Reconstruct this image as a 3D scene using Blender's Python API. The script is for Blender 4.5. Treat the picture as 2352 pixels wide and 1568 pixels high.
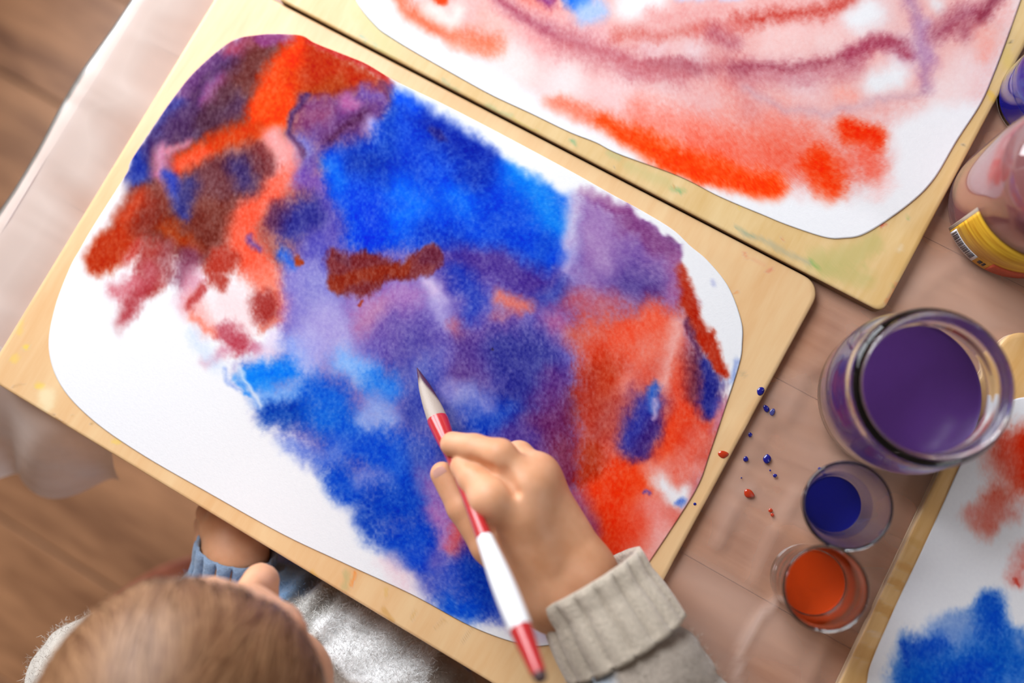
import bpy, bmesh, math, random
import numpy as np
from mathutils import Vector, Matrix

for o in list(bpy.data.objects):
    bpy.data.objects.remove(o, do_unlink=True)
scene = bpy.context.scene
COL = scene.collection
random.seed(7)
np.random.seed(7)

# ------------------------------------------------------------------ camera
# metres; X along the long edge of the main board, Y away from the child, Z up
CAM = np.array([0.39937, 0.14629, 0.68236])
ROT = np.array([[0.86792, 0.49046, -0.07844],      # camera right
                [0.47875, -0.86813, -0.13093],     # camera down
                [-0.13231, 0.07609, -0.98828]])    # camera forward
FPX, PPX, PPY = 2352.0, 1176.0, 784.0
cam_d = bpy.data.cameras.new('camera')
cam = bpy.data.objects.new('camera', cam_d)
COL.objects.link(cam)
cam.matrix_world = Matrix(((ROT[0][0], -ROT[1][0], -ROT[2][0], CAM[0]),
                           (ROT[0][1], -ROT[1][1], -ROT[2][1], CAM[1]),
                           (ROT[0][2], -ROT[1][2], -ROT[2][2], CAM[2]),
                           (0, 0, 0, 1)))
cam_d.sensor_width = 36.0
cam_d.lens = 36.0
cam_d.clip_start = 0.01
cam_d.dof.use_dof = True
cam_d.dof.focus_distance = 0.672
cam_d.dof.aperture_fstop = 1.9
scene.camera = cam

# ------------------------------------------------------------------ light
w = bpy.data.worlds.new('world')
scene.world = w
w.use_nodes = True
bg = w.node_tree.nodes['Background']
bg.inputs[0].default_value = (1.0, 0.84, 0.70, 1)
bg.inputs[1].default_value = 0.15


def area(name, loc, target, sx, sy, power, col):
    d = bpy.data.lights.new(name, 'AREA')
    d.shape = 'RECTANGLE'
    d.size, d.size_y = sx, sy
    d.energy = power
    d.color = col
    o = bpy.data.objects.new(name, d)
    COL.objects.link(o)
    o.location = loc
    o.rotation_euler = (Vector(target) - Vector(loc)).to_track_quat('-Z', 'Y').to_euler()
    return o


area('window_daylight', (-0.73, 0.80, 0.74), (0.2, 0.42, 0.30), 1.0, 1.62, 49.0, (0.92, 0.96, 1.0))
area('window_daylight_far', (2.43, 0.45, 0.95), (0.4, 0.25, 0.0), 0.26, 0.50, 10.0, (0.92, 0.96, 1.0))

vs = scene.view_settings
vs.view_transform = 'Standard'
vs.look = 'None'
vs.exposure = 0.0
vs.gamma = 1.0
vs.use_curve_mapping = False


# ------------------------------------------------------------------ helpers
def at(x, y, z=0.0):
    d = ROT.T @ np.array([(x - PPX) / FPX, (y - PPY) / FPX, 1.0])
    s = (z - CAM[2]) / d[2]
    return CAM + s * d


def V(x, y, z=0.0):
    return Vector(at(x, y, z))


def to_px(P):
    q = (P - CAM) @ ROT.T
    return q[:, 0] / q[:, 2] * FPX + PPX, q[:, 1] / q[:, 2] * FPX + PPY


def lin(c):
    c = np.asarray(c, float)
    return np.where(c <= 0.04045, c / 12.92, ((c + 0.055) / 1.055) ** 2.4)


def hexs(h):
    h = h.lstrip('#')
    return np.array([int(h[i:i + 2], 16) / 255 for i in (0, 2, 4)])


def hl(h, a=1.0):
    return tuple(lin(hexs(h))) + (a,)


def tag(o, label=None, cat=None, group=None, kind=None):
    if label: o['label'] = label
    if cat: o['category'] = cat
    if group: o['group'] = group
    if kind: o['kind'] = kind
    return o


def link(o, parent=None):
    COL.objects.link(o)
    if parent is not None:
        o.parent = parent
    return o


def empty(name, loc=(0, 0, 0)):
    o = bpy.data.objects.new(name, None)
    o.location = loc
    o.empty_display_size = 0.02
    COL.objects.link(o)
    return o


def mesh_obj(name, verts, faces, mat, parent=None, smooth=True, loc=None):
    me = bpy.data.meshes.new(name)
    verts = np.asarray(verts, float)
    if loc is not None:
        verts = verts - np.asarray(loc, float)
    me.from_pydata(verts.tolist(), [], [tuple(int(i) for i in f) for f in faces])
    me.update()
    if smooth:
        me.polygons.foreach_set('use_smooth', [True] * len(me.polygons))
    if mat is not None:
        me.materials.append(mat)
    o = bpy.data.objects.new(name, me)
    if loc is not None and parent is None:
        o.location = loc
    link(o, parent)
    return o


def fast_mesh(name, verts, quads, mats, parent=None, smooth=True):
    """numpy quads -> mesh object"""
    me = bpy.data.meshes.new(name)
    n, k = len(verts), len(quads)
    nv = quads.shape[1]
    me.vertices.add(n)
    me.vertices.foreach_set('co', np.ascontiguousarray(verts, dtype=np.float32).ravel())
    me.loops.add(k * nv)
    me.loops.foreach_set('vertex_index', np.ascontiguousarray(quads, dtype=np.int32).ravel())
    me.polygons.add(k)
    me.polygons.foreach_set('loop_start', np.arange(k, dtype=np.int32) * nv)
    me.polygons.foreach_set('use_smooth', np.full(k, smooth))
    me.update(calc_edges=True)
    for m in (mats if isinstance(mats, (list, tuple)) else [mats]):
        me.materials.append(m)
    o = bpy.data.objects.new(name, me)
    link(o, parent)
    return o


def set_col(o, name, rgba):
    a = o.data.color_attributes.new(name, 'FLOAT_COLOR', 'POINT')
    a.data.foreach_set('color', np.ascontiguousarray(rgba, dtype=np.float32).ravel())


def box(name, lo, hi, mat, parent=None, bevel=0.0):
    lo, hi = Vector(lo), Vector(hi)
    bm = bmesh.new()
    bmesh.ops.create_cube(bm, size=1.0)
    for v in bm.verts:
        v.co = Vector([lo[i] + (v.co[i] + 0.5) * (hi[i] - lo[i]) for i in range(3)])
    if bevel:
        bmesh.ops.bevel(bm, geom=bm.edges[:], offset=bevel, segments=3, profile=0.5, affect='EDGES')
    me = bpy.data.meshes.new(name)
    bm.to_mesh(me)
    bm.free()
    me.materials.append(mat)
    o = bpy.data.objects.new(name, me)
    return link(o, parent)


def lathe(name, prof, mat, parent=None, n=96, origin=(0, 0, 0), M=None, ripple=None):
    """prof: list of (r, z); r==0 allowed at the ends"""
    prof = np.asarray(prof, float)
    a = np.linspace(0, 2 * np.pi, n, endpoint=False)
    vs_ = []
    for i, (r, z) in enumerate(prof):
        rr = r + (ripple(a, i) if ripple else 0)
        vs_.append(np.stack([rr * np.cos(a), rr * np.sin(a), np.full(n, z)], 1))
    v = np.concatenate(vs_)
    q = []
    k = len(prof)
    idx = np.arange(n)
    nx = (idx + 1) % n
    for i in range(k - 1):
        q.append(np.stack([i * n + idx, i * n + nx, (i + 1) * n + nx, (i + 1) * n + idx], 1))
    q = np.concatenate(q)
    if M is not None:
        v = v @ np.array(M.to_3x3()).T + np.array(M.translation)
    v = v + np.array(origin)
    o = fast_mesh(name, v, q, mat, parent)
    bm = bmesh.new()
    bm.from_mesh(o.data)
    bmesh.ops.remove_doubles(bm, verts=bm.verts, dist=1e-6)
    bmesh.ops.recalc_face_normals(bm, faces=bm.faces)
    bm.to_mesh(o.data)
    bm.free()
    return o


def smooth_prof(pts, n=8):
    """Catmull-Rom through profile points"""
    p = np.asarray(pts, float)
    p = np.concatenate([[2 * p[0] - p[1]], p, [2 * p[-1] - p[-2]]])
    out = []
    for i in range(1, len(p) - 2):
        t = np.linspace(0, 1, n, endpoint=False)[:, None]
        a, b, c, d = p[i - 1], p[i], p[i + 1], p[i + 2]
        out.append(0.5 * ((2 * b) + (-a + c) * t + (2 * a - 5 * b + 4 * c - d) * t ** 2 + (-a + 3 * b - 3 * c + d) * t ** 3))
    out.append(p[-2:-1])
    r = np.concatenate(out)
    r[:, 0] = np.maximum(r[:, 0], 0)
    return r


# ------------------------------------------------------------------ noise
_tab = np.random.RandomState(3).rand(256, 256)


def vnoise(x, y, s=0):
    x = x + s * 17.31
    y = y + s * 41.77
    xi, yi = np.floor(x).astype(int), np.floor(y).astype(int)
    fx, fy = x - xi, y - yi
    fx, fy = fx * fx * (3 - 2 * fx), fy * fy * (3 - 2 * fy)
    a = _tab[xi & 255, yi & 255]
    b = _tab[(xi + 1) & 255, yi & 255]
    c = _tab[xi & 255, (yi + 1) & 255]
    d = _tab[(xi + 1) & 255, (yi + 1) & 255]
    return (a * (1 - fx) + b * fx) * (1 - fy) + (c * (1 - fx) + d * fx) * fy


def fbm(x, y, s=0, o=4):
    r, a, t = 0, 1.0, 0
    for i in range(o):
        r = r + a * vnoise(x * 2 ** i, y * 2 ** i, s + i * 7)
        t += a
        a *= 0.55
    return r / t - 0.5


# ------------------------------------------------------------------ materials
def new_mat(name):
    m = bpy.data.materials.new(name)
    m.use_nodes = True
    nt = m.node_tree
    return m, nt, nt.nodes['Principled BSDF'], nt.nodes['Material Output']


def N(nt, t, **kw):
    n = nt.nodes.new(t)
    for k, v in kw.items():
        if k in n.inputs:
            n.inputs[k].default_value = v
        else:
            setattr(n, k, v)
    return n


def plain(name, col, rough=0.5, spec=0.5, coat=0.0, bump=0.0, bscale=300.0, var=0.0, sheen=0.0, sss=0.0):
    m, nt, b, out = new_mat(name)
    c = hl(col) if isinstance(col, str) else tuple(col) + (1,)
    b.inputs['Base Color'].default_value = c
    b.inputs['Roughness'].default_value = rough
    b.inputs['Specular IOR Level'].default_value = spec
    b.inputs['Coat Weight'].default_value = coat
    b.inputs['Sheen Weight'].default_value = sheen
    if sss:
        b.inputs['Subsurface Weight'].default_value = sss
        b.inputs['Subsurface Radius'].default_value = (0.012, 0.005, 0.003)
        b.inputs['Subsurface Scale'].default_value = 0.5
    tc = N(nt, 'ShaderNodeTexCoord')
    nz = N(nt, 'ShaderNodeTexNoise', Scale=bscale, Detail=4.0)
    nt.links.new(tc.outputs['Object'], nz.inputs['Vector'])
    if bump:
        bp = N(nt, 'ShaderNodeBump', Strength=bump, Distance=0.002)
        nt.links.new(nz.outputs['Fac'], bp.inputs['Height'])
        nt.links.new(bp.outputs['Normal'], b.inputs['Normal'])
    if var:
        hsv = N(nt, 'ShaderNodeHueSaturation', Color=c)
        mr = N(nt, 'ShaderNodeMapRange')
        mr.inputs['To Min'].default_value = 1 - var
        mr.inputs['To Max'].default_value = 1 + var
        nt.links.new(nz.outputs['Fac'], mr.inputs['Value'])
        nt.links.new(mr.outputs['Result'], hsv.inputs['Value'])
        nt.links.new(hsv.outputs['Color'], b.inputs['Base Color'])
    return m


def wood(name, dark, light, axis_scale, rough=0.5, ring=6.0, attr=None, coat=0.0, bump=0.05, rnd=0.0, plies=0.0, nscale=1.0, coord='Object'):
    m, nt, b, out = new_mat(name)
    tc = N(nt, 'ShaderNodeTexCoord')
    mp = N(nt, 'ShaderNodeMapping')
    mp.inputs['Scale'].default_value = axis_scale
    nt.links.new(tc.outputs[coord], mp.inputs['Vector'])
    src = mp.outputs['Vector']
    if rnd:
        oi = N(nt, 'ShaderNodeObjectInfo')
        ad = N(nt, 'ShaderNodeVectorMath', operation='ADD')
        sc = N(nt, 'ShaderNodeVectorMath', operation='SCALE')
        sc.inputs[0].default_value = (13.0, 29.0, 7.0)
        nt.links.new(oi.outputs['Random'], sc.inputs['Scale'])
        nt.links.new(src, ad.inputs[0])
        nt.links.new(sc.outputs['Vector'], ad.inputs[1])
        src = ad.outputs['Vector']
    n1 = N(nt, 'ShaderNodeTexNoise', Scale=ring, Detail=5.0, Roughness=0.6, Distortion=0.6)
    n2 = N(nt, 'ShaderNodeTexNoise', Scale=ring * 7, Detail=3.0)
    nt.links.new(src, n1.inputs['Vector'])
    nt.links.new(src, n2.inputs['Vector'])
    mx = N(nt, 'ShaderNodeMath', operation='MULTIPLY_ADD')
    mx.inputs[1].default_value = 0.35
    nt.links.new(n2.outputs['Fac'], mx.inputs[0])
    nt.links.new(n1.outputs['Fac'], mx.inputs[2])
    cr = N(nt, 'ShaderNodeValToRGB')
    cr.color_ramp.elements[0].position = 0.42
    cr.color_ramp.elements[1].position = 0.92
    cr.color_ramp.elements[0].color = hl(dark)
    cr.color_ramp.elements[1].color = hl(light)
    nt.links.new(mx.outputs[0], cr.inputs['Fac'])
    colr = cr.outputs['Color']
    if rnd:
        hs = N(nt, 'ShaderNodeHueSaturation')
        mr = N(nt, 'ShaderNodeMapRange')
        mr.inputs['To Min'].default_value = 1 - rnd
        mr.inputs['To Max'].default_value = 1 + rnd
        nt.links.new(oi.outputs['Random'], mr.inputs['Value'])
        nt.links.new(mr.outputs['Result'], hs.inputs['Value'])
        nt.links.new(colr, hs.inputs['Color'])
        colr = hs.outputs['Color']
    if attr:
        at_ = N(nt, 'ShaderNodeAttribute', attribute_name=attr)
        mi = N(nt, 'ShaderNodeMix', data_type='RGBA')
        nt.links.new(at_.outputs['Alpha'], mi.inputs['Factor'])
        nt.links.new(colr, mi.inputs['A'])
        nt.links.new(at_.outputs['Color'], mi.inputs['B'])
        colr = mi.outputs['Result']
    nt.links.new(colr, b.inputs['Base Color'])
    b.inputs['Roughness'].default_value = rough
    b.inputs['Coat Weight'].default_value = coat
    if bump:
        bp = N(nt, 'ShaderNodeBump', Strength=bump, Distance=0.001)
        nt.links.new(mx.outputs[0], bp.inputs['Height'])
        nt.links.new(bp.outputs['Normal'], b.inputs['Normal'])
    return m


def thin_glass(name, tint, gloss_rough=0.02, ior=1.45, haze=0.0, haze_col=(1, 1, 1)):
    """clear wall: lets light straight through, mirrors by Fresnel, a little haze"""
    m, nt, b, out = new_mat(name)
    nt.nodes.remove(b)
    tr = N(nt, 'ShaderNodeBsdfTransparent')
    gl = N(nt, 'ShaderNodeBsdfGlossy', Roughness=gloss_rough)
    gl.inputs['Color'].default_value = (1, 1, 1, 1)
    lw = N(nt, 'ShaderNodeLayerWeight', Blend=0.5)
    p2 = N(nt, 'ShaderNodeMath', operation='POWER')     # longer way through the wall at grazing angles
    p2.inputs[1].default_value = 3.0
    nt.links.new(lw.outputs['Facing'], p2.inputs[0])
    tm = N(nt, 'ShaderNodeMix', data_type='RGBA')
    tm.inputs['A'].default_value = tuple(tint) + (1,)
    tm.inputs['B'].default_value = tuple(c * k for c, k in zip(tint, (0.62, 0.58, 0.54))) + (1,)
    nt.links.new(p2.outputs[0], tm.inputs['Factor'])
    nt.links.new(tm.outputs['Result'], tr.inputs['Color'])
    pw = N(nt, 'ShaderNodeMath', operation='POWER')
    pw.inputs[1].default_value = 4.0
    nt.links.new(lw.outputs['Facing'], pw.inputs[0])
    fr = N(nt, 'ShaderNodeMath', operation='MULTIPLY_ADD')
    fr.inputs[1].default_value = 0.75
    fr.inputs[2].default_value = 1.6 * ((ior - 1) / (ior + 1)) ** 2
    nt.links.new(pw.outputs[0], fr.inputs[0])
    mx = N(nt, 'ShaderNodeMixShader')
    nt.links.new(fr.outputs[0], mx.inputs[0])
    nt.links.new(tr.outputs[0], mx.inputs[1])
    nt.links.new(gl.outputs[0], mx.inputs[2])
    last = mx
    if haze:
        df = N(nt, 'ShaderNodeBsdfDiffuse')
        df.inputs['Color'].default_value = tuple(haze_col) + (1,)
        m2 = N(nt, 'ShaderNodeMixShader')
        m2.inputs[0].default_value = haze
        nt.links.new(mx.outputs[0], m2.inputs[1])
        nt.links.new(df.outputs[0], m2.inputs[2])
        last = m2
    nt.links.new(last.outputs[0], out.inputs['Surface'])
    return m


# ------------------------------------------------------------------ brush-work on the sheets
def seg_d(px, py, a, b):
    ax, ay, ar = a
    bx, by, br = b
    dx, dy = bx - ax, by - ay
    L = dx * dx + dy * dy + 1e-9
    t = np.clip(((px - ax) * dx + (py - ay) * dy) / L, 0, 1)
    return np.hypot(px - ax - t * dx, py - ay - t * dy) - (ar + (br - ar) * t)


def poly_d(px, py, pts):
    d = np.full(px.shape, 1e9)
    ins = np.zeros(px.shape, bool)
    n = len(pts)
    for i in range(n):
        a, b = pts[i], pts[(i + 1) % n]
        d = np.minimum(d, seg_d(px, py, (a[0], a[1], 0), (b[0], b[1], 0)))
        c = ((a[1] > py) != (b[1] > py))
        with np.errstate(divide='ignore', invalid='ignore'):
            xx = (b[0] - a[0]) * (py - a[1]) / (b[1] - a[1] + 1e-12) + a[0]
        ins ^= c & (px < xx)
    return np.where(ins, -d, d)


def paint(px, py, strokes, base, seed=0, warp=13.0, k_soft=1.5):
    """strokes: (hex, soft, alpha, [(x,y,r)...]) or (hex, soft, alpha, 'P', [(x,y)...]); returns sRGB"""
    w1 = fbm(px / 70, py / 70, seed), fbm(px / 70, py / 70, seed + 50)
    w2 = fbm(px / 20, py / 24, seed + 90, 3), fbm(px / 18, py / 30, seed + 130, 3)
    qx = px + warp * 2.4 * w1[0] + warp * 0.8 * w2[0]
    qy = py + warp * 2.4 * w1[1] + warp * 1.7 * w2[1]
    g = fbm(px / 5.0, py / 7.0, seed + 7, 2)
    col = np.tile(hexs(base), (len(px), 1))
    for s in strokes:
        hx, soft, alpha = s[:3]
        soft = soft * k_soft if soft > 20 else soft * (0.5 + k_soft / 3)
        pts = s[4] if s[3] == 'P' else s[3]
        xs = [p[0] for p in pts]
        ys = [p[1] for p in pts]
        m = soft + 60 + (0 if s[3] == 'P' else max(p[2] for p in pts))
        k = np.nonzero((px > min(xs) - m) & (px < max(xs) + m) & (py > min(ys) - m) & (py < max(ys) + m))[0]
        if len(k) == 0:
            continue
        x, y = qx[k], qy[k]
        if s[3] == 'P':
            d = poly_d(x, y, pts)
        else:
            d = np.full(len(k), 1e9)
            if len(pts) == 1:
                d = np.hypot(x - pts[0][0], y - pts[0][1]) - pts[0][2]
            for i in range(len(pts) - 1):
                d = np.minimum(d, seg_d(x, y, pts[i], pts[i + 1]))
        t = np.clip(0.5 - d / (soft + 1e-6) + g[k] * 0.22, 0, 1)
        a = (alpha * t * t * (3 - 2 * t))[:, None]
        col[k] = col[k] * (1 - a) + hexs(hx) * a
    wh = hexs(base)
    dep = 1 + 0.26 * g[:, None] + 0.24 * fbm(px / 30, py / 42, seed + 21, 3)[:, None]
    return np.clip(wh + (col - wh) * dep, 0.0, 1)


def L_(hx, soft, alpha, r, *pts):
    """stroke of one radius"""
    return (hx, soft, alpha, [(p[0], p[1], r if len(p) < 3 else p[2]) for p in pts])


def P_(hx, soft, alpha, *pts):
    return (hx, soft, alpha, 'P', list(pts))


def B_(spec, soft=40, alpha=0.95):
    """many dabs: (x, y, r, hex)"""
    return [(h, max(14, min(soft, r * 1.1)), alpha, [(x, y, r)]) for x, y, r, h in spec]


WHITE1, WHITE2, WHITE3 = '#f1f1f5', '#ebebef', '#e9e8ee'

S1 = []
S1 += [P_('#6d5cb0', 60, 0.95, (640, 330), (760, 300), (1300, 450), (1560, 560), (1600, 800), (1660, 950), (1560, 1290), (1330, 1320), (1180, 1430), (1000, 1390), (880, 1250), (790, 1130), (680, 1010), (600, 950), (560, 850), (660, 780), (640, 600))]
# upper left: brown, purple and red
S1 += [P_('#a8584e', 44, .95, (531, 100), (700, 90), (900, 190), (760, 330), (700, 560), (640, 620), (560, 620), (470, 600), (400, 570), (240, 560), (290, 430), (350, 300))]
S1 += [P_('#582b33', 34, 1, (600, 86), (531, 98), (452, 162), (401, 223), (344, 305), (299, 373), (288, 425), (330, 440), (470, 350), (600, 290), (640, 190), (690, 90)),
       L_('#6a3a78', 30, .9, 22, (560, 98), (490, 140), (430, 195), (392, 250)),
       L_('#2f3f9e', 22, .95, 16, (410, 235), (362, 298), (322, 360), (300, 405)),
       L_('#2c3c98', 24, 1, 26, (320, 375), (318, 410)),
       L_('#4a2c5c', 34, .9, 30, (540, 140), (440, 250), (360, 330)),
       L_('#9a5290', 24, .95, 17, (508, 188), (476, 228)),
       L_('#a84a64', 24, .9, 16, (530, 108), (600, 92)),
       L_('#6b3430', 40, .9, 40, (600, 130), (560, 190), (520, 260)),
       L_('#8a3f78', 18, .9, 14, (600, 86), (690, 88)),
       L_('#4d3058', 30, .9, 22, (545, 235), (430, 300)),
       L_('#4f2a38', 30, .7, 26, (520, 220), (470, 280)),
       L_('#ee3c04', 30, 1, 42, (690, 92, 20), (680, 140), (640, 200), (615, 262)),
       L_('#d23a02', 30, .9, 34, (672, 180), (690, 205)),
       L_('#f83f02', 26, 1, 40, (612, 262), (628, 250)),
       L_('#cc3c0c', 28, 1, 24, (600, 290), (540, 310), (480, 335), (425, 368)),
       L_('#ea5334', 26, .9, 16, (470, 350), (405, 380)),
       P_('#b52c08', 34, 1, (705, 92), (745, 110), (800, 140), (880, 185), (900, 230), (840, 215), (760, 230), (700, 225), (690, 160)),
       L_('#c0322c', 12, .95, 9, (710, 92), (760, 115), (850, 155), (895, 190)),
       L_('#a83406', 26, .9, 22, (720, 215), (780, 200))]
# purple middle top
S1 += [P_('#6a3b79', 36, 1, (690, 235), (760, 225), (830, 210), (900, 235), (890, 290), (840, 330), (760, 350), (700, 330)),
       L_('#7676c6', 30, .9, 30, (695, 340), (705, 360)),
       L_('#4f2a5c', 18, 1, 9, (700, 226), (676, 262), (672, 305), (690, 352)),
       L_('#8a3f66', 30, .8, 22, (720, 270), (745, 260)),
       L_('#b4669e', 24, .95, 16, (796, 236), (812, 240)),
       L_('#54264e', 22, .95, 11, (835, 272), (790, 300), (755, 325)),
       L_('#6a4a9e', 26, .9, 18, (840, 215), (880, 220)),
       L_('#6c2c50', 20, .9, 12, (880, 200), (898, 235)),
       L_('#c0b2e2', 22, .95, 13, (858, 290), (880, 286)),
       L_('#5a3c8c', 26, .8, 16, (700, 385), (745, 345)),
       L_('#7a58ae', 30, .9, 26, (690, 400), (735, 430))]
# pink run and dark ovals, left
S1 += [L_('#ee9a98', 30, 1, 26, (628, 315), (652, 355), (645, 400)),
       L_('#ec6650', 36, 1, 34, (640, 420), (590, 465), (545, 520), (560, 580), (610, 650)),
       L_('#f0563a', 34, .9, 24, (600, 450), (530, 520), (570, 590)),
       P_('#6d3a40', 30, 1, (420, 395), (500, 360), (590, 330), (622, 380), (600, 440), (540, 470), (450, 480), (400, 440)),
       L_('#3c2a60', 34, 1, 28, (550, 390), (560, 410)),
       L_('#7a3438', 26, .9, 16, (590, 345), (615, 380)),
       L_('#cf82a4', 26, .95, 15, (378, 350), (365, 395)),
       L_('#d07a8c', 20, .8, 9, (390, 345), (430, 320)),
       P_('#75352c', 36, 1, (300, 430), (350, 420), (420, 450), (540, 460), (520, 530), (480, 610), (420, 600), (330, 560), (240, 560), (270, 490)),
       L_('#3a49ae', 22, 1, 14, (388, 395), (402, 440), (420, 495, 8)),
       L_('#353274', 28, .9, 20, (435, 420), (420, 480)),
       L_('#c03c1c', 30, 1, 22, (320, 460), (285, 500)),
       L_('#b63412', 24, 1, 38, (232, 598), (262, 562), (290, 540)),
       L_('#a83c10', 26, .9, 16, (380, 520), (450, 570)),
       L_('#8a2f22', 34, .8, 24, (350, 470), (330, 520)),
       L_('#c24a42', 22, .9, 13, (290, 600), (330, 555)),
       L_('#a8443e', 26, 1, 27, (352, 580), (335, 650)),
       L_('#b24a52', 24, 1, 22, (345, 620), (300, 690), (268, 745, 14)),
       L_('#cc6874', 24, .9, 16, (262, 672), (300, 650)),
       L_('#944046', 26, .8, 16, (390, 560), (380, 620)),
       L_('#80405a', 30, .9, 26, (440, 590), (420, 640)),
       L_('#dc9cb0', 34, .9, 26, (450, 640), (430, 690)),
       L_('#f0b4b0', 34, .9, 26, (450, 700), (480, 740)),
       L_('#f2dcdf', 40, 1, 40, (530, 690), (560, 730)),
       L_('#b43e30', 22, 1, 33, (515, 598), (510, 605)),
       L_('#b4483e', 20, .95, 14, (500, 640), (515, 650)),
       L_('#bc4c4c', 18, .95, 11, (475, 655), (440, 700)),
       L_('#f28a78', 18, .95, 9, (440, 722), (500, 765)),
       L_('#f0826c', 30, .9, 22, (600, 640), (640, 700)),
       L_('#a63c38', 26, 1, 30, (605, 700), (612, 722)),
       L_('#dc6c58', 20, .8, 8, (600, 752), (645, 735)),
       L_('#bc5262', 24, 1, 24, (525, 760), (555, 790)),
       L_('#c86a84', 22, .95, 14, (590, 800), (615, 815)),
       L_('#d48ea4', 22, .95, 13, (520, 808), (470, 835, 7)),
       L_('#e4d8ee', 26, .9, 22, (600, 850), (630, 775)),
       L_('#d8709a', 24, .5, 16, (660, 690), (655, 740)),
       L_('#5c3f96', 18, .8, 8, (585, 570), (570, 555)),
       L_('#5a3a8e', 20, .7, 9, (662, 755), (668, 770))]
# violet-blue column beside the run
S1 += [L_('#8478c6', 34, .95, 26, (668, 620), (680, 700), (675, 760)),
       L_('#2c66d8', 22, .95, 12, (640, 580), (665, 600)),
       L_('#a8a4e0', 40, .95, 40, (720, 780), (700, 840)),
       L_('#93a8ea', 34, .9, 26, (670, 800), (690, 860)),
       L_('#8a86cc', 50, .9, 46, (720, 640), (740, 700)),
       L_('#aca0d8', 50, .9, 46, (750, 740), (780, 770)),
       L_('#2d2c86', 40, 1, 42, (668, 520), (712, 490)),
       L_('#5d3052', 30, .8, 16, (630, 520), (640, 480)),
       L_('#5a4eac', 30, .9, 26, (760, 450), (770, 520)),
       L_('#5a54b4', 40, .9, 30, (720, 560), (760, 590))]
# the big blue
S1 += [P_('#7ea4f0', 40, .95, (960, 215), (1120, 290), (1290, 410), (1330, 520), (1300, 600), (1200, 500), (1000, 300)),
       P_('#0a49da', 34, 1, (900, 195), (960, 222), (1070, 288), (1140, 345), (1230, 410), (1290, 460), (1306, 540), (1288, 610), (1240, 640), (1180, 600), (1080, 575), (980, 560), (880, 570), (800, 565), (780, 490), (745, 410), (755, 345), (850, 325), (895, 260)),
       L_('#0a2eac', 50, .95, 46, (1000, 300), (1070, 340), (1090, 390)),
       L_('#0b24a2', 40, .8, 20, (960, 260), (1120, 350)),
       L_('#2c2880', 18, .9, 11, (1000, 297), (1020, 318)),
       L_('#1438a6', 50, .9, 44, (830, 370), (900, 380)),
       L_('#0a3cc8', 50, .8, 40, (950, 330), (930, 400)),
       L_('#0e6cf2', 44, .9, 26, (925, 440), (960, 470), (920, 500)),
       L_('#0868ee', 44, .9, 22, (1040, 450), (1070, 480)),
       L_('#0c7cec', 40, .95, 32, (1180, 385), (1230, 440), (1275, 510)),
       L_('#0a63e2', 30, .9, 18, (760, 380), (780, 420)),
       L_('#0a3ad8', 44, .9, 34, (850, 480), (850, 530)),
       L_('#0a34bc', 36, .9, 22, (980, 540), (1060, 560)),
       L_('#0a50e6', 30, .9, 14, (915, 230), (960, 250)),
       L_('#0d3cb4', 34, .8, 22, (900, 270), (890, 330)),
       L_('#0a46cc', 36, .9, 26, (1230, 600), (1250, 560)),
       L_('#0740d0', 50, .8, 34, (1130, 480), (1180, 560)),
       L_('#d2cce6', 30, .95, 16, (1325, 470), (1312, 560)),
       L_('#b2a4d6', 30, .9, 14, (1310, 560), (1305, 640))]
# purple right
S1 += [P_('#9a72b0', 40, .95, (1330, 430), (1450, 480), (1550, 540), (1560, 700), (1480, 720), (1330, 690), (1330, 560)),
       L_('#8a4584', 22, 1, 15, (1345, 432), (1410, 465), (1450, 495)),
       L_('#824482', 30, .95, 26, (1440, 510), (1500, 555), (1540, 575)),
       L_('#7a5aa6', 44, .9, 40, (1440, 610), (1400, 640)),
       L_('#5e4a96', 44, .95, 34, (1440, 655), (1490, 660)),
       L_('#603a80', 34, .8, 20, (1500, 680), (1470, 705)),
       L_('#a05c94', 26, .9, 15, (1550, 600), (1545, 690)),
       L_('#703c74', 18, .95, 9, (1556, 545), (1540, 545)),
       L_('#a884bc', 40, .8, 26, (1370, 540), (1390, 600))]
# mid violet
S1 += [L_('#4b3290', 44, 1, 40, (1050, 615), (1130, 605), (1190, 640), (1250, 670)),
       L_('#2a3eb0', 34, 1, 24, (1050, 630), (1090, 690), (1085, 740)),
       L_('#3a48aa', 34, .9, 22, (1250, 690), (1290, 660)),
       L_('#a97cba', 50, .95, 46, (850, 710), (930, 690)),
       L_('#b67aa4', 40, .8, 22, (840, 740), (870, 700)),
       L_('#d6c0e2', 26, .95, 14, (985, 650), (1008, 700)),
       L_('#a89cd4', 30, .9, 16, (1005, 705), (1020, 760)),
       L_('#6c54a4', 50, .95, 44, (910, 760), (960, 800)),
       L_('#54489e', 50, .95, 44, (960, 800), (920, 840)),
       L_('#b2627e', 28, .9, 14, (1040, 750), (1060, 775)),
       L_('#dc7468', 24, .95, 16, (1150, 690), (1205, 705)),
       L_('#c86c70', 24, .8, 11, (1140, 730), (1180, 720)),
       L_('#a85c92', 40, .9, 28, (1270, 730), (1320, 760)),
       L_('#b85c70', 40, .9, 26, (1320, 690), (1400, 700)),
       L_('#c86c62', 40, .9, 26, (1330, 760), (1360, 790)),
       L_('#7a4a9a', 40, .8, 22, (1100, 770), (1170, 750))]
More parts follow.
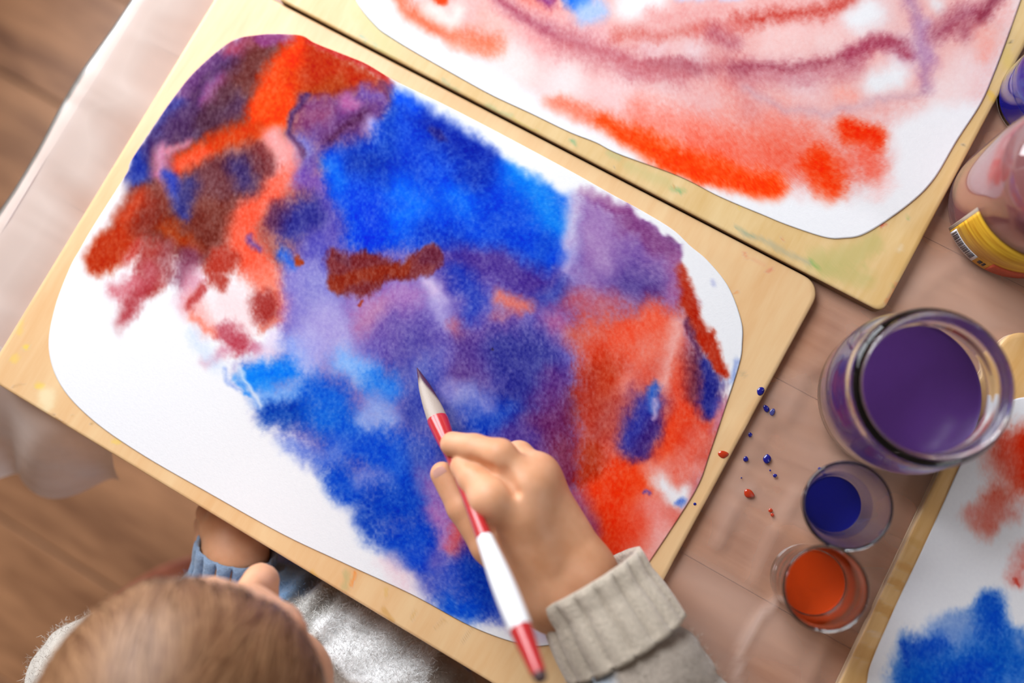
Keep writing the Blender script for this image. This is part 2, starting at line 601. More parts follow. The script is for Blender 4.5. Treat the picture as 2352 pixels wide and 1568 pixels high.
# centre
S1 += [L_('#34358e', 60, 1, 66, (1160, 820), (1230, 830), (1190, 900)),
       L_('#55398a', 46, .9, 34, (1070, 800), (1080, 840)),
       L_('#5f4088', 40, .9, 30, (1050, 870), (1080, 890)),
       L_('#3c4aa8', 50, .9, 40, (970, 880), (960, 960)),
       L_('#5060b4', 40, .9, 30, (1090, 920), (1050, 930)),
       L_('#1440b4', 46, .95, 40, (1110, 965), (1160, 960)),
       L_('#3a4cb0', 46, .9, 30, (1040, 990), (1000, 1040)),
       L_('#5a307e', 46, .95, 38, (1280, 880), (1260, 920)),
       L_('#6a2d64', 56, .95, 46, (1240, 990), (1300, 960)),
       L_('#4c368c', 46, .9, 28, (1180, 1000), (1210, 1010)),
       L_('#7a2c4a', 50, .95, 40, (1300, 1030), (1310, 1090)),
       L_('#8a3030', 36, .8, 18, (1330, 900), (1320, 950)),
       L_('#a8a4dc', 30, .55, 22, (1040, 900), (1120, 930)),
       L_('#7078c4', 40, .5, 26, (920, 860), (1000, 830)),
       L_('#1c1030', 6, .9, 3, (1131, 804), (1133, 806))]
# violet ground where the hand rests
S1 += [L_('#5c3484', 60, .95, 60, (1130, 1080), (1190, 1160), (1170, 1280)),
       L_('#4a2f80', 60, .9, 40, (1230, 1200), (1200, 1340)),
       L_('#7a4a98', 60, .9, 40, (1280, 1180), (1290, 1290)),
       L_('#b06a9a', 60, .9, 34, (1350, 1290), (1300, 1370))]
# reds on the right
S1 += [P_('#e0604c', 50, .95, (1340, 720), (1560, 715), (1600, 800), (1680, 950), (1640, 1040), (1560, 1290), (1400, 1320), (1345, 1150), (1340, 900))]
S1 += [L_('#d84c34', 44, .95, 34, (1380, 820), (1420, 790)),
       L_('#f25c40', 46, 1, 40, (1440, 770), (1510, 745)),
       L_('#f27862', 40, .9, 26, (1480, 810), (1530, 780)),
       L_('#c23619', 46, 1, 40, (1385, 860), (1385, 960)),
       L_('#ae3626', 40, .8, 22, (1350, 860), (1350, 930)),
       L_('#e88072', 30, .9, 16, (1440, 870), (1405, 960)),
       L_('#f2aca4', 26, .95, 13, (1555, 740), (1545, 810), (1505, 890)),
       L_('#ec4a2c', 40, 1, 34, (1580, 860), (1575, 920)),
       L_('#b2443c', 44, .9, 30, (1370, 1000), (1400, 940)),
       L_('#f2431c', 50, 1, 50, (1560, 1000), (1510, 1050)),
       L_('#e2503c', 46, .95, 34, (1600, 1000), (1590, 1040)),
       L_('#f43606', 56, 1, 66, (1480, 1090), (1420, 1140)),
       L_('#f03c14', 56, 1, 60, (1400, 1150), (1420, 1230)),
       L_('#ea4c30', 50, .95, 40, (1480, 1200), (1460, 1260)),
       L_('#f29088', 44, .9, 26, (1500, 1160), (1520, 1210)),
       L_('#f0a49c', 40, .9, 22, (1500, 1080), (1600, 1080)),
       L_('#f2b4ae', 44, .9, 24, (1460, 1300), (1530, 1230)),
       L_('#ec6a56', 40, .9, 24, (1560, 1080), (1620, 1010)),
       L_('#b03010', 36, .9, 22, (1350, 1085), (1360, 1040)),
       L_('#a04c78', 36, .9, 22, (1330, 1150), (1345, 1220)),
       L_('#8e5a98', 36, .9, 18, (1330, 1200), (1350, 1240)),
       L_('#f0ecf0', 30, 1, 22, (1520, 1115), (1555, 1150)),
       L_('#f0ecf0', 24, 1, 16, (1555, 1150), (1575, 1130)),
       L_('#5c7ed4', 14, .95, 9, (1558, 1160), (1568, 1150)),
       L_('#4a3aa0', 8, .9, 4, (1485, 1133), (1487, 1135))]
# ovals of blue laid into the red
S1 += [L_('#8a4a70', 40, .9, 46, (1478, 930), (1465, 1010)),
       L_('#36389c', 30, 1, 34, (1485, 920, 22), (1470, 975), (1458, 1015)),
       L_('#3462c2', 20, .95, 10, (1495, 880), (1498, 930)),
       L_('#44297a', 26, .95, 22, (1500, 980), (1470, 1040)),
       L_('#cfb4d8', 16, .8, 5, (1502, 910), (1500, 950)),
       L_('#6a3450', 34, .9, 22, (1600, 820), (1590, 900)),
       L_('#292c88', 26, 1, 27, (1625, 825, 16), (1635, 880), (1628, 925)),
       L_('#3a3e9c', 20, .9, 10, (1650, 920), (1640, 945)),
       L_('#c87a98', 26, .8, 11, (1665, 935), (1650, 985)),
       L_('#d8685a', 26, .8, 12, (1655, 1000), (1625, 1060))]
# blue, lower left
S1 += [L_('#7fb0f2', 40, .95, 34, (790, 830), (830, 850)),
       L_('#0a7af0', 30, 1, 26, (590, 870), (650, 850)),
       L_('#0a80f0', 26, .9, 14, (575, 865), (620, 890)),
       L_('#7fb2f4', 30, .9, 26, (600, 920), (680, 900)),
       L_('#0c45b2', 34, 1, 28, (625, 955), (690, 945)),
       L_('#145ed6', 44, 1, 36, (720, 900), (770, 920)),
       L_('#2a7ce6', 40, .95, 30, (860, 870), (890, 890)),
       L_('#0d62da', 50, .95, 40, (740, 960), (820, 990)),
       L_('#92a8e6', 36, .95, 28, (860, 930), (890, 960)),
       L_('#a4b6ec', 30, .8, 16, (840, 960), (870, 990)),
       L_('#1450d0', 46, 1, 40, (800, 1020), (860, 1030)),
       L_('#7088dc', 34, .9, 20, (660, 1020), (700, 1040)),
       L_('#5074d8', 40, .9, 26, (740, 1060), (770, 1040)),
       L_('#1450cc', 40, 1, 34, (780, 1100), (810, 1130)),
       L_('#0f50d2', 56, 1, 56, (900, 1050), (930, 1090)),
       L_('#7484d8', 30, .95, 18, (830, 1105), (880, 1100)),
       L_('#0c46c2', 56, 1, 50, (880, 1160), (950, 1150)),
       L_('#4058b8', 44, .9, 26, (960, 1040), (980, 1090)),
       L_('#1246be', 40, .95, 22, (840, 1190), (850, 1220)),
       L_('#8c64b2', 46, .95, 34, (1000, 1110), (1030, 1190)),
       L_('#b070b4', 40, .9, 20, (1000, 1180), (1020, 1250)),
       L_('#ea6460', 30, .95, 18, (1050, 1210), (1045, 1260)),
       L_('#0a44c6', 36, 1, 34, (900, 1245), (960, 1230)),
       L_('#1248cc', 40, 1, 30, (950, 1280), (980, 1290)),
       L_('#7a68bc', 36, .9, 18, (1000, 1290), (1040, 1300)),
       L_('#5a348e', 40, .95, 26, (1080, 1260), (1100, 1290)),
       L_('#3c56c4', 40, .9, 26, (1010, 1340), (1030, 1320)),
       L_('#0c3cb6', 50, 1, 50, (1090, 1330), (1120, 1370)),
       L_('#1052ce', 40, 1, 30, (1030, 1390), (1080, 1405)),
       L_('#3654c2', 40, .9, 22, (1150, 1400), (1170, 1380))]
# brown stroke over the blue, small dabs
S1 += [P_('#7a2f34', 20, 1, (745, 650), (750, 600), (765, 570), (790, 575), (800, 590), (840, 570), (880, 590), (930, 598), (960, 570), (995, 560), (1022, 590), (1010, 620), (960, 640), (880, 650), (840, 680), (770, 672)),
       L_('#8e2e18', 18, .9, 16, (760, 650), (850, 632), (930, 612)),
       L_('#6a2c42', 20, .9, 20, (985, 590), (1000, 592)),
       L_('#6c3040', 16, .8, 8, (780, 585), (800, 600)),
       L_('#9a2c10', 8, .9, 5, (832, 690), (828, 697)),
       L_('#a43c1a', 12, 1, 11, (685, 592), (690, 596))]
# bare paper: the hard-edged places
S1 += [P_(WHITE1, 15, 1, (1448, 470), (1458, 492), (1490, 512), (1516, 536), (1540, 541), (1560, 560), (1600, 560), (1530, 480)),
       P_(WHITE1, 13, 1, (1570, 552), (1556, 600), (1562, 640), (1590, 680), (1606, 700), (1604, 735), (1612, 768), (1640, 752), (1652, 800), (1676, 866), (1700, 870), (1760, 760), (1680, 560)),
       L_('#b62d16', 20, 1, 18, (1555, 610, 7), (1575, 690), (1600, 745), (1640, 790), (1664, 856, 9)),
       P_('#ba2c12', 14, 1, (1610, 770), (1640, 754), (1656, 800), (1674, 860), (1652, 850), (1625, 800)),
       L_('#5a2c58', 18, .8, 7, (1580, 740), (1612, 800)),
       L_('#8aa0dc', 14, .8, 7, (1694, 840), (1682, 870)),
       L_('#b8bce0', 10, .7, 6, (1636, 648), (1638, 652)),
       P_(WHITE1, 34, 1, (290, 780), (400, 690), (440, 760), (470, 845), (530, 890), (560, 930), (565, 990), (620, 1010), (640, 1055), (710, 1075), (735, 1110), (750, 1160), (810, 1175), (822, 1262), (872, 1270), (900, 1300), (965, 1345), (975, 1395), (1050, 1430), (1110, 1450), (1170, 1450), (1150, 1520), (700, 1400), (60, 900), (100, 640), (190, 640), (240, 690)),
       L_('#f0c8d4', 40, .55, 22, (890, 1290), (930, 1340)),
       L_('#e4c8e0', 30, .6, 12, (1180, 1440), (1250, 1450)),
       L_('#c8d8f2', 30, .7, 14, (440, 760), (500, 840)),
       L_('#5ca4f0', 14, .9, 5, (545, 865), (575, 912)),
       L_('#2a86ee', 10, .8, 4, (560, 905), (572, 912)),
       L_('#7a9ae6', 14, .6, 5, (520, 850), (550, 900)),
       L_(WHITE1, 14, .8, 4, (555, 850), (600, 930)),
       L_('#e0d0ea', 26, .9, 14, (1230, 1455), (1300, 1440))]
# soft white rim between big blue and the edge, pale rim on the left edge
S1 += [P_(WHITE1, 24, 1, (900, 175), (925, 205), (1010, 258), (1110, 322), (1205, 398), (1290, 446), (1330, 436), (1420, 462), (1440, 430), (1200, 290), (1000, 190)),
       P_(WHITE1, 20, .9, (390, 232), (340, 305), (298, 370), (270, 400), (330, 280)),
       P_(WHITE1, 26, .95, (290, 420), (255, 500), (215, 545), (190, 590), (196, 640), (150, 640), (190, 500))]

S2 = []
S2 += [P_('#e8aeab', 80, .97, (900, -60), (930, 20), (1010, 90), (1110, 140), (1260, 230), (1400, 320), (1550, 400), (1700, 440), (1900, 450), (2010, 430), (2050, 360), (2040, 290), (2170, 220), (2260, 230), (2330, 60), (2360, -60))]
S2 += B_([(1180, 150, 60, '#f0dedd'), (1300, 190, 55, '#ebdedf'), (1130, 60, 40, '#eeb2aa'), (1260, 70, 60, '#e4a0a2'), (1360, 90, 40, '#e6aeb2'),
          (1420, 200, 60, '#ecc4c4'), (1520, 230, 60, '#eac0bf'), (1620, 220, 50, '#e6aaa8'), (1700, 180, 40, '#e8908a'), (1600, 110, 40, '#e8ccd0'),
          (1500, 105, 40, '#e8c2c6'), (1800, 100, 60, '#efc6c4'), (1900, 100, 40, '#ecc6c4'), (1850, 200, 40, '#eac4c6'), (1780, 300, 60, '#ee8c80'),
          (1700, 250, 40, '#ee9c92'), (2080, 120, 40, '#dcc2d0'), (2220, 160, 50, '#eed2d2'), (2180, 210, 40, '#eed6d6'), (2270, 90, 30, '#f0b6ae'), (2000, 30, 50, '#e6d8dc')], 60, .9)
S2 += [L_('#fa6c4c', 36, 1, 20, (905, -10), (930, 30), (980, 60), (1050, 85), (1130, 100)),
       L_('#fb8e74', 36, .8, 16, (1050, 100), (1140, 115)),
       L_('#f0ded9', 26, .95, 16, (985, 25), (1040, 50), (1050, 20)),
       L_('#f23c10', 18, 1, 17, (1000, -18), (1008, -2)),
       L_('#e07a72', 30, .9, 22, (1210, -10), (1260, 0)),
       L_('#8a3f84', 22, .95, 11, (1250, -8), (1265, 2)),
       L_('#2f78e8', 22, 1, 26, (1318, -18), (1330, 0)),
       L_('#a8c2ee', 26, .95, 28, (1345, 30), (1370, 18)),
       L_('#f0ecee', 36, 1, 36, (1450, 15), (1500, 10)),
       L_('#c6d0f2', 20, .8, 14, (1560, -14), (1700, -12)),
       L_('#c07886', 30, .9, 16, (1150, 10), (1250, 60), (1340, 100)),
       L_('#a64860', 22, .95, 3, (1130, -5), (1200, 38), (1290, 88), (1380, 118), (1470, 140), (1580, 150, 9)),
       L_('#c46e7c', 34, .85, 16, (1400, 120), (1450, 160), (1560, 160)),
       L_('#a0505e', 24, .9, 10, (1500, 150), (1600, 155)),
       L_('#c87880', 50, .8, 26, (1300, 100), (1420, 140), (1560, 170)),
       L_('#d88a8a', 50, .7, 26, (1650, 120), (1700, 180), (1720, 250)),
       L_('#d0645c', 34, .85, 9, (1420, 80), (1520, 78), (1620, 55)),
       L_('#e6a4a2', 30, .9, 20, (1500, 40), (1640, 25)),
       L_('#c23c32', 32, .95, 12, (1700, 48), (1800, 36), (1890, 28), (1960, 0)),
       L_('#d87470', 34, .8, 14, (1600, 70), (1700, 60)),
       L_('#b8606e', 30, .9, 15, (1640, 70), (1680, 100)),
       L_('#c8808c', 40, .85, 28, (1720, 165), (1850, 170), (1960, 140)),
       L_('#b4606e', 40, .8, 14, (1590, 150), (1700, 160)),
       L_('#9a3c52', 26, .9, 5, (1690, 155), (1780, 150), (1870, 150), (1950, 120), (2000, 95), (2070, 100)),
       L_('#a4405a', 28, .9, 16, (1950, 120), (2040, 95), (2085, 120)),
       L_('#a67aa4', 34, .85, 9, (2088, 0), (2112, 60), (2122, 140), (2130, 205)),
       L_('#b88ab0', 30, .8, 16, (2120, 60), (2135, 140)),
       L_('#e6e2e6', 26, .95, 13, (2145, 5), (2155, 15)),
       L_('#98405c', 40, .85, 16, (2155, 70), (2200, 35), (2240, 20)),
       L_('#862a42', 24, .95, 14, (2255, 45), (2290, -10)),
       L_('#a85468', 28, .8, 16, (2210, 70), (2240, 60)),
       L_('#e8e8ec', 34, 1, 28, (1965, 50), (2000, 30)),
       L_('#e8e8ec', 36, 1, 30, (2010, 195), (2055, 175)),
       L_('#c8a4b2', 26, .8, 4, (1715, 205), (1800, 250), (1900, 262), (2010, 235), (2130, 208)),
       L_('#f2a89e', 26, .9, 14, (1930, 215), (1955, 222)),
       L_('#f0aca4', 30, .9, 16, (2255, 70), (2265, 120)),
       L_('#f6856c', 30, .95, 14, (1255, 240), (1350, 265), (1400, 290)),
       L_('#ee8474', 50, .95, 40, (1480, 270), (1600, 310), (1720, 320), (1860, 330)),
       L_('#ee6a54', 50, .95, 40, (1600, 350), (1800, 370), (1930, 380)),
       L_('#f87a60', 40, .95, 18, (1280, 235, 10), (1400, 280), (1520, 320)),
       L_('#fb460c', 34, 1, 30, (1380, 280, 12), (1480, 332), (1560, 370), (1660, 400), (1770, 432)),
       L_('#fa3e04', 34, .95, 22, (1540, 380), (1650, 400), (1740, 425)),
       L_('#f43a08', 36, 1, 32, (1880, 375), (1905, 430)),
       L_('#f03206', 26, 1, 25, (1940, 300), (2012, 318)),
       L_('#f0604a', 40, .9, 26, (1990, 350), (2010, 390)),
       P_(WHITE2, 30, 1, (1420, 360), (1530, 408), (1640, 440), (1740, 462), (1850, 462), (1960, 470), (2040, 440), (2060, 360), (2060, 300), (2150, 240), (2330, 250), (2200, 480), (1950, 600), (1600, 480)),
       L_('#f2cccb', 30, .8, 14, (2040, 420), (2010, 450)),
       P_(WHITE2, 30, 1, (830, -40), (890, -10), (930, 50), (1000, 90), (1080, 130), (1200, 210), (1330, 285), (1480, 370), (1400, 380), (1000, 190), (830, 50))]

S3 = [L_('#e8887a', 50, .9, 40, (2300, 1050), (2330, 1120)),
      L_('#d62c0c', 40, 1, 30, (2345, 1010), (2360, 1100), (2400, 1060)),
      L_('#dc5440', 36, .9, 22, (2310, 1010), (2320, 1060)),
      L_('#dc6a58', 36, .95, 30, (2290, 1150), (2270, 1190)),
      L_('#e08a80', 30, .8, 16, (2235, 1180), (2330, 1190)),
      L_('#e0867e', 30, .95, 15, (2352, 1270), (2335, 1330)),
      L_('#cc3e30', 8, 1, 5, (2330, 1337), (2331, 1338)),
      P_('#3f78d2', 30, 1, (2030, 1660), (2045, 1545), (2075, 1450), (2100, 1475), (2160, 1430), (2235, 1400), (2262, 1358), (2290, 1372), (2310, 1420), (2352, 1455), (2450, 1500), (2470, 1660)),
      L_('#8aa6dc', 36, .9, 22, (2160, 1440), (2220, 1430)),
      L_('#8aa4da', 34, .8, 16, (2190, 1470), (2200, 1490)),
      L_('#0a50c6', 36, 1, 26, (2275, 1385), (2268, 1450)),
      L_('#0a46c0', 36, 1, 28, (2110, 1490), (2150, 1490)),
      L_('#0c58c4', 50, 1, 50, (2120, 1560), (2250, 1530), (2330, 1500)),
      L_('#0844c0', 40, 1, 24, (2190, 1555), (2240, 1540)),
      L_('#7a9cd8', 24, .9, 10, (2340, 1470), (2352, 1490)),
      L_('#0a40bc', 14, .9, 5, (2075, 1480), (2082, 1530))]


def resample(pts, n):
    p = np.asarray(pts, float)
    # smooth the traced outline, then space the points evenly
    q = np.concatenate([p[-2:], p, p[:3]])
    out = []
    for i in range(2, len(q) - 2 - 1):
        t = np.linspace(0, 1, 12, endpoint=False)[:, None]
        a, b, c, d = q[i - 1], q[i], q[i + 1], q[i + 2]
        out.append(0.5 * ((2 * b) + (-a + c) * t + (2 * a - 5 * b + 4 * c - d) * t ** 2 + (-a + 3 * b - 3 * c + d) * t ** 3))
    c = np.concatenate(out)
    c = np.concatenate([c, c[:1]])
    s = np.r_[0, np.cumsum(np.hypot(*np.diff(c, axis=0).T))]
    u = np.linspace(0, s[-1], n, endpoint=False)
    return np.stack([np.interp(u, s, c[:, 0]), np.interp(u, s, c[:, 1])], 1)


def slab(name, outline, z0, z1, mats, parent=None, rings=40, lift=None, edge_mat=1, ctr=None, bev=0.0):
    """flat plate from an outline (N,2): dense top, wall, bottom"""
    n = len(outline)
    c = outline.mean(0) if ctr is None else np.asarray(ctr)
    s = np.linspace(0, 1, rings + 1)[1:]
    if bev:
        s = s * (1 - bev)
    vs_ = [np.array([[c[0], c[1], z1]])]
    for k in s:
        p = c + (outline - c) * k
        vs_.append(np.c_[p, np.full(n, z1)])
    if bev:
        vs_.append(np.c_[outline, np.full(n, z1 - 0.0008)])
    vs_.append(np.c_[outline, np.full(n, z1 - (0.0008 if bev else 0))] - (0, 0, 1e-5))
    vs_.append(np.c_[outline, np.full(n, z0)])
    vs_.append(np.array([[c[0], c[1], z0]]))
    v = np.concatenate(vs_)
    if lift is not None:
        top = slice(0, 1 + rings * n)
        v[top, 2] += lift(v[top, 0], v[top, 1])
    R = (len(v) - 2) // n
    i = np.arange(n)
    j = (i + 1) % n
    quads, mi = [], []
    for r in range(R - 1):
        a = 1 + r * n
        quads.append(np.stack([a + i, a + n + i, a + n + j, a + j], 1))
        mi.append(np.full(n, edge_mat if r >= R - 2 else 0))
    tri_top = np.stack([np.zeros(n, int), 1 + i, 1 + j], 1)
    tri_bot = np.stack([np.full(n, len(v) - 1), 1 + (R - 1) * n + j, 1 + (R - 1) * n + i], 1)
    q = np.concatenate(quads)
    me = bpy.data.meshes.new(name)
    me.vertices.add(len(v))
    me.vertices.foreach_set('co', v.astype(np.float32).ravel())
    loops = np.concatenate([q.ravel(), tri_top.ravel(), tri_bot.ravel()])
    me.loops.add(len(loops))
    me.loops.foreach_set('vertex_index', loops.astype(np.int32))
    nq, nt_ = len(q), len(tri_top)
    me.polygons.add(nq + 2 * nt_)
    me.polygons.foreach_set('loop_start', np.r_[np.arange(nq) * 4, nq * 4 + np.arange(2 * nt_) * 3].astype(np.int32))
    me.polygons.foreach_set('material_index', np.r_[np.concatenate(mi), np.zeros(nt_, int), np.full(nt_, edge_mat)].astype(np.int32))
    me.update(calc_edges=True)
    for m in mats:
        me.materials.append(m)
    o = bpy.data.objects.new(name, me)
    link(o, parent)
    return o, v


def paper_mat(name):
    m, nt, b, out = new_mat(name)
    a = N(nt, 'ShaderNodeAttribute', attribute_name='pigment')
    tc = N(nt, 'ShaderNodeTexCoord')
    nz = N(nt, 'ShaderNodeTexNoise', Scale=900.0, Detail=3.0)
    nz2 = N(nt, 'ShaderNodeTexNoise', Scale=420.0, Detail=2.0)
    nt.links.new(tc.outputs['Object'], nz.inputs['Vector'])
    nt.links.new(tc.outputs['Object'], nz2.inputs['Vector'])
    # pigment settles in the tooth of the paper: stronger contrast in coloured places
    g = N(nt, 'ShaderNodeMapRange')
    g.inputs['From Min'].default_value = 0.3
    g.inputs['From Max'].default_value = 0.7
    g.inputs['To Min'].default_value = 0.93
    g.inputs['To Max'].default_value = 1.07
    nt.links.new(nz2.outputs['Fac'], g.inputs['Value'])
    gm = N(nt, 'ShaderNodeGamma')
    nt.links.new(a.outputs['Color'], gm.inputs['Color'])
    nt.links.new(g.outputs['Result'], gm.inputs['Gamma'])
    nt.links.new(gm.outputs['Color'], b.inputs['Base Color'])
    b.inputs['Roughness'].default_value = 0.75
    b.inputs['Specular IOR Level'].default_value = 0.06
    bp = N(nt, 'ShaderNodeBump', Strength=0.16, Distance=0.0006)
    nt.links.new(nz.outputs['Fac'], bp.inputs['Height'])
    nt.links.new(bp.outputs['Normal'], b.inputs['Normal'])
    return m


# ================================================================== SETTING
FLOOR_Z = -0.50
M_floor = wood('floor_oak', '#623a22', '#bd8860', (1.1, 7.0, 1.0), rough=0.45, ring=2.6, rnd=0.12, coat=0.1)
M_gap = plain('floor_gap', '#4a3020', 0.9)
floor = box('floor', (-2.4, -2.2, -0.02), (2.6, 2.2, -0.006), M_gap)
floor.location = (0, 0, FLOOR_Z)
tag(floor, 'brown oak plank floor far below the low table', None, None, 'structure')
me_pl = None
PW, PL = 0.155, 1.25
row = 0
y = -2.1
while y < 2.1:
    x = -2.3 + (row * 0.47 % PL) - PL
    while x < 2.4:
        if me_pl is None:
            p = box('plank', (0, 0, -0.012), (PL - 0.0025, PW - 0.0025, 0), M_floor, floor, bevel=0.0012)
            me_pl = p.data
        else:
            p = bpy.data.objects.new('plank', me_pl)
            link(p, floor)
        p.location = (x, y, 0)
        x += PL
    y += PW
    row += 1

# ---------------------------------------------------------------- wall with the window that lights the table
M_wall = plain('wall_paint', '#e6dfd4', 0.9, bump=0.05, bscale=80)
M_frame = plain('window_frame_white', '#ecebe8', 0.5)
WX = -0.75
wall = empty('wall_left', (WX, 0.80, FLOOR_Z))
wall['kind'] = 'structure'
for nm, lo, hi in (('wall_panel', (-0.12, -2.9, 0), (0, 1.25, 0.38)), ('wall_panel', (-0.12, -2.9, 2.10), (0, 1.25, 2.5)), ('wall_panel', (-0.12, -2.9, 0.38), (0, -0.80, 2.10)), ('wall_panel', (-0.12, 0.80, 0.38), (0, 1.25, 2.10))):
    box(nm, lo, hi, M_wall, wall)
win = empty('window_1', (WX, 0.80, FLOOR_Z + 0.38))
win['kind'] = 'structure'
wall2 = empty('wall_right', (2.45, 0.45, FLOOR_Z))
wall2['kind'] = 'structure'
for lo, hi in (((0, -2.65, 0), (0.12, 1.75, 0.75)), ((0, -2.65, 2.15), (0.12, 1.75, 2.5)), ((0, -2.65, 0.75), (0.12, -0.60, 2.15)), ((0, 0.60, 0.75), (0.12, 1.75, 2.15))):
    box('wall_panel', lo, hi, M_wall, wall2)
win2 = empty('window_2', (2.45, 0.45, FLOOR_Z + 0.75))
win2['kind'] = 'structure'
for lo, hi in (((0.03, -0.60, 0), (0.08, 0.60, 0.05)), ((0.03, -0.60, 1.35), (0.08, 0.60, 1.40)), ((0.03, -0.60, 0.05), (0.08, -0.55, 1.35)), ((0.03, 0.55, 0.05), (0.08, 0.60, 1.35)), ((0.03, -0.03, 0.05), (0.08, 0.03, 1.35))):
    box('window_frame', lo, hi, M_frame, win2)
for lo, hi in (((-0.08, -0.80, 0), (-0.03, 0.80, 0.05)), ((-0.08, -0.80, 1.67), (-0.03, 0.80, 1.72)), ((-0.08, -0.80, 0.05), (-0.03, -0.75, 1.67)), ((-0.08, 0.75, 0.05), (-0.03, 0.80, 1.67)), ((-0.08, -0.03, 0.05), (-0.03, 0.03, 1.67))):
    box('window_frame', lo, hi, M_frame, win)
box('window_sill', (-0.02, -0.84, -0.03), (0.10, 0.84, 0.0), M_frame, win)

# ---------------------------------------------------------------- table
TX0, TX1, TY0, TY1 = -0.048, 1.12, 0.022, 0.80
M_table = wood('table_beech', '#c27f50', '#e6ae84', (1.2, 10.0, 1.0), rough=0.4, ring=3.0, rnd=0.10)
M_tleg = wood('table_leg_wood', '#8f5c3a', '#c08a62', (10.0, 10.0, 1.0), rough=0.45, ring=3.0)
table = empty('table', (0.5, 0.4, FLOOR_Z))
tag(table, 'low brown wooden table of wide boards under clear plastic sheeting', 'table')


def tchild(o):
    o.parent = table
    o.matrix_parent_inverse = Matrix.Translation((-0.5, -0.4, -FLOOR_Z))
    return o


ys = [TY0, 0.132, 0.262, 0.392, 0.53, 0.668, TY1]
for i in range(len(ys) - 1):
    tchild(box('tabletop_board', (TX0, ys[i] + 0.0001, -0.022), (TX1, ys[i + 1] - 0.0001, 0.0), M_table, None, bevel=0.0004))
tchild(box('apron', (0.02, 0.08, -0.09), (1.06, 0.10, -0.0225), M_tleg))
tchild(box('apron', (0.02, 0.72, -0.09), (1.06, 0.74, -0.0225), M_tleg))
tchild(box('apron', (0.02, 0.10, -0.09), (0.04, 0.72, -0.0225), M_tleg))
tchild(box('apron', (1.04, 0.10, -0.09), (1.06, 0.72, -0.0225), M_tleg))
for lx in (0.0, 1.03):
    for ly in (0.06, 0.71):
        tchild(box('leg', (lx, ly, FLOOR_Z), (lx + 0.045, ly + 0.045, -0.023), M_tleg, None, bevel=0.004))

# ---------------------------------------------------------------- clear plastic sheet over the table
def film_material():
    m, nt, b, out = new_mat('clear_plastic_film')
    nt.nodes.remove(b)
    tc = N(nt, 'ShaderNodeTexCoord')
    mp = N(nt, 'ShaderNodeMapping')
    mp.inputs['Rotation'].default_value = (0, 0, math.radians(62))
    mp.inputs['Scale'].default_value = (5.0, 16.0, 5.0)
    nt.links.new(tc.outputs['Object'], mp.inputs['Vector'])
    nz = N(nt, 'ShaderNodeTexNoise', Scale=1.3, Detail=1.5, Roughness=0.5, Distortion=0.5)
    nt.links.new(mp.outputs['Vector'], nz.inputs['Vector'])
    nz2 = N(nt, 'ShaderNodeTexNoise', Scale=12.0, Detail=2.0)
    nt.links.new(tc.outputs['Object'], nz2.inputs['Vector'])
    ad = N(nt, 'ShaderNodeMath', operation='MULTIPLY_ADD')
    ad.inputs[1].default_value = 0.35
    nt.links.new(nz2.outputs['Fac'], ad.inputs[0])
    nt.links.new(nz.outputs['Fac'], ad.inputs[2])
    bp = N(nt, 'ShaderNodeBump', Strength=0.45, Distance=0.01)
    nt.links.new(ad.outputs[0], bp.inputs['Height'])
    tr = N(nt, 'ShaderNodeBsdfTransparent')
    tr.inputs['Color'].default_value = (0.93, 0.91, 0.92, 1)
    df = N(nt, 'ShaderNodeBsdfDiffuse')
    df.inputs['Color'].default_value = (0.92, 0.77, 0.70, 1)
    tl = N(nt, 'ShaderNodeBsdfTranslucent')
    tl.inputs['Color'].default_value = (0.80, 0.77, 0.80, 1)
    gl = N(nt, 'ShaderNodeBsdfGlossy', Roughness=0.28)
    fr = N(nt, 'ShaderNodeLayerWeight', Blend=0.12)
    for n in (df, tl, gl, fr):
        nt.links.new(bp.outputs['Normal'], n.inputs['Normal'])
    dm = N(nt, 'ShaderNodeMixShader')
    dm.inputs[0].default_value = 0.4
    nt.links.new(df.outputs[0], dm.inputs[1])
    nt.links.new(tl.outputs[0], dm.inputs[2])
    hz = N(nt, 'ShaderNodeMapRange')
    hz.inputs['From Min'].default_value = 0.45
    hz.inputs['From Max'].default_value = 0.85
    hz.inputs['To Min'].default_value = 0.12
    hz.inputs['To Max'].default_value = 0.42  # milky patches raised to imitate soft window glare on the film
    nt.links.new(ad.outputs[0], hz.inputs['Value'])
    # gathered film is whiter; window glare and crease highlights are painted in too
    at_ = N(nt, 'ShaderNodeAttribute', attribute_name='gather_glare')
    hs = N(nt, 'ShaderNodeMath', operation='ADD', use_clamp=True)
    nt.links.new(hz.outputs['Result'], hs.inputs[0])
    nt.links.new(at_.outputs['Fac'], hs.inputs[1])
    m1 = N(nt, 'ShaderNodeMixShader')
    nt.links.new(hs.outputs[0], m1.inputs[0])
    nt.links.new(tr.outputs[0], m1.inputs[1])
    nt.links.new(dm.outputs[0], m1.inputs[2])
    m2 = N(nt, 'ShaderNodeMixShader')
    nt.links.new(fr.outputs['Fresnel'], m2.inputs[0])
    nt.links.new(m1.outputs[0], m2.inputs[1])
    nt.links.new(gl.outputs[0], m2.inputs[2])
    nt.links.new(m2.outputs[0], out.inputs['Surface'])
    return m


M_film = film_material()


def grid_faces(nu, nv, off=0):
    i, j = np.meshgrid(np.arange(nu - 1), np.arange(nv - 1), indexing='ij')
    a = off + (i * nv + j).ravel()
    return np.stack([a, a + nv, a + nv + 1, a + 1], 1)


def ridge(x, y, pts, wdt, h):
    d = np.full(x.shape, 1e9)
    for a, b in zip(pts[:-1], pts[1:]):
        d = np.minimum(d, seg_d(x, y, (a[0], a[1], 0), (b[0], b[1], 0)))
    return h * np.exp(-(d / wdt) ** 2)


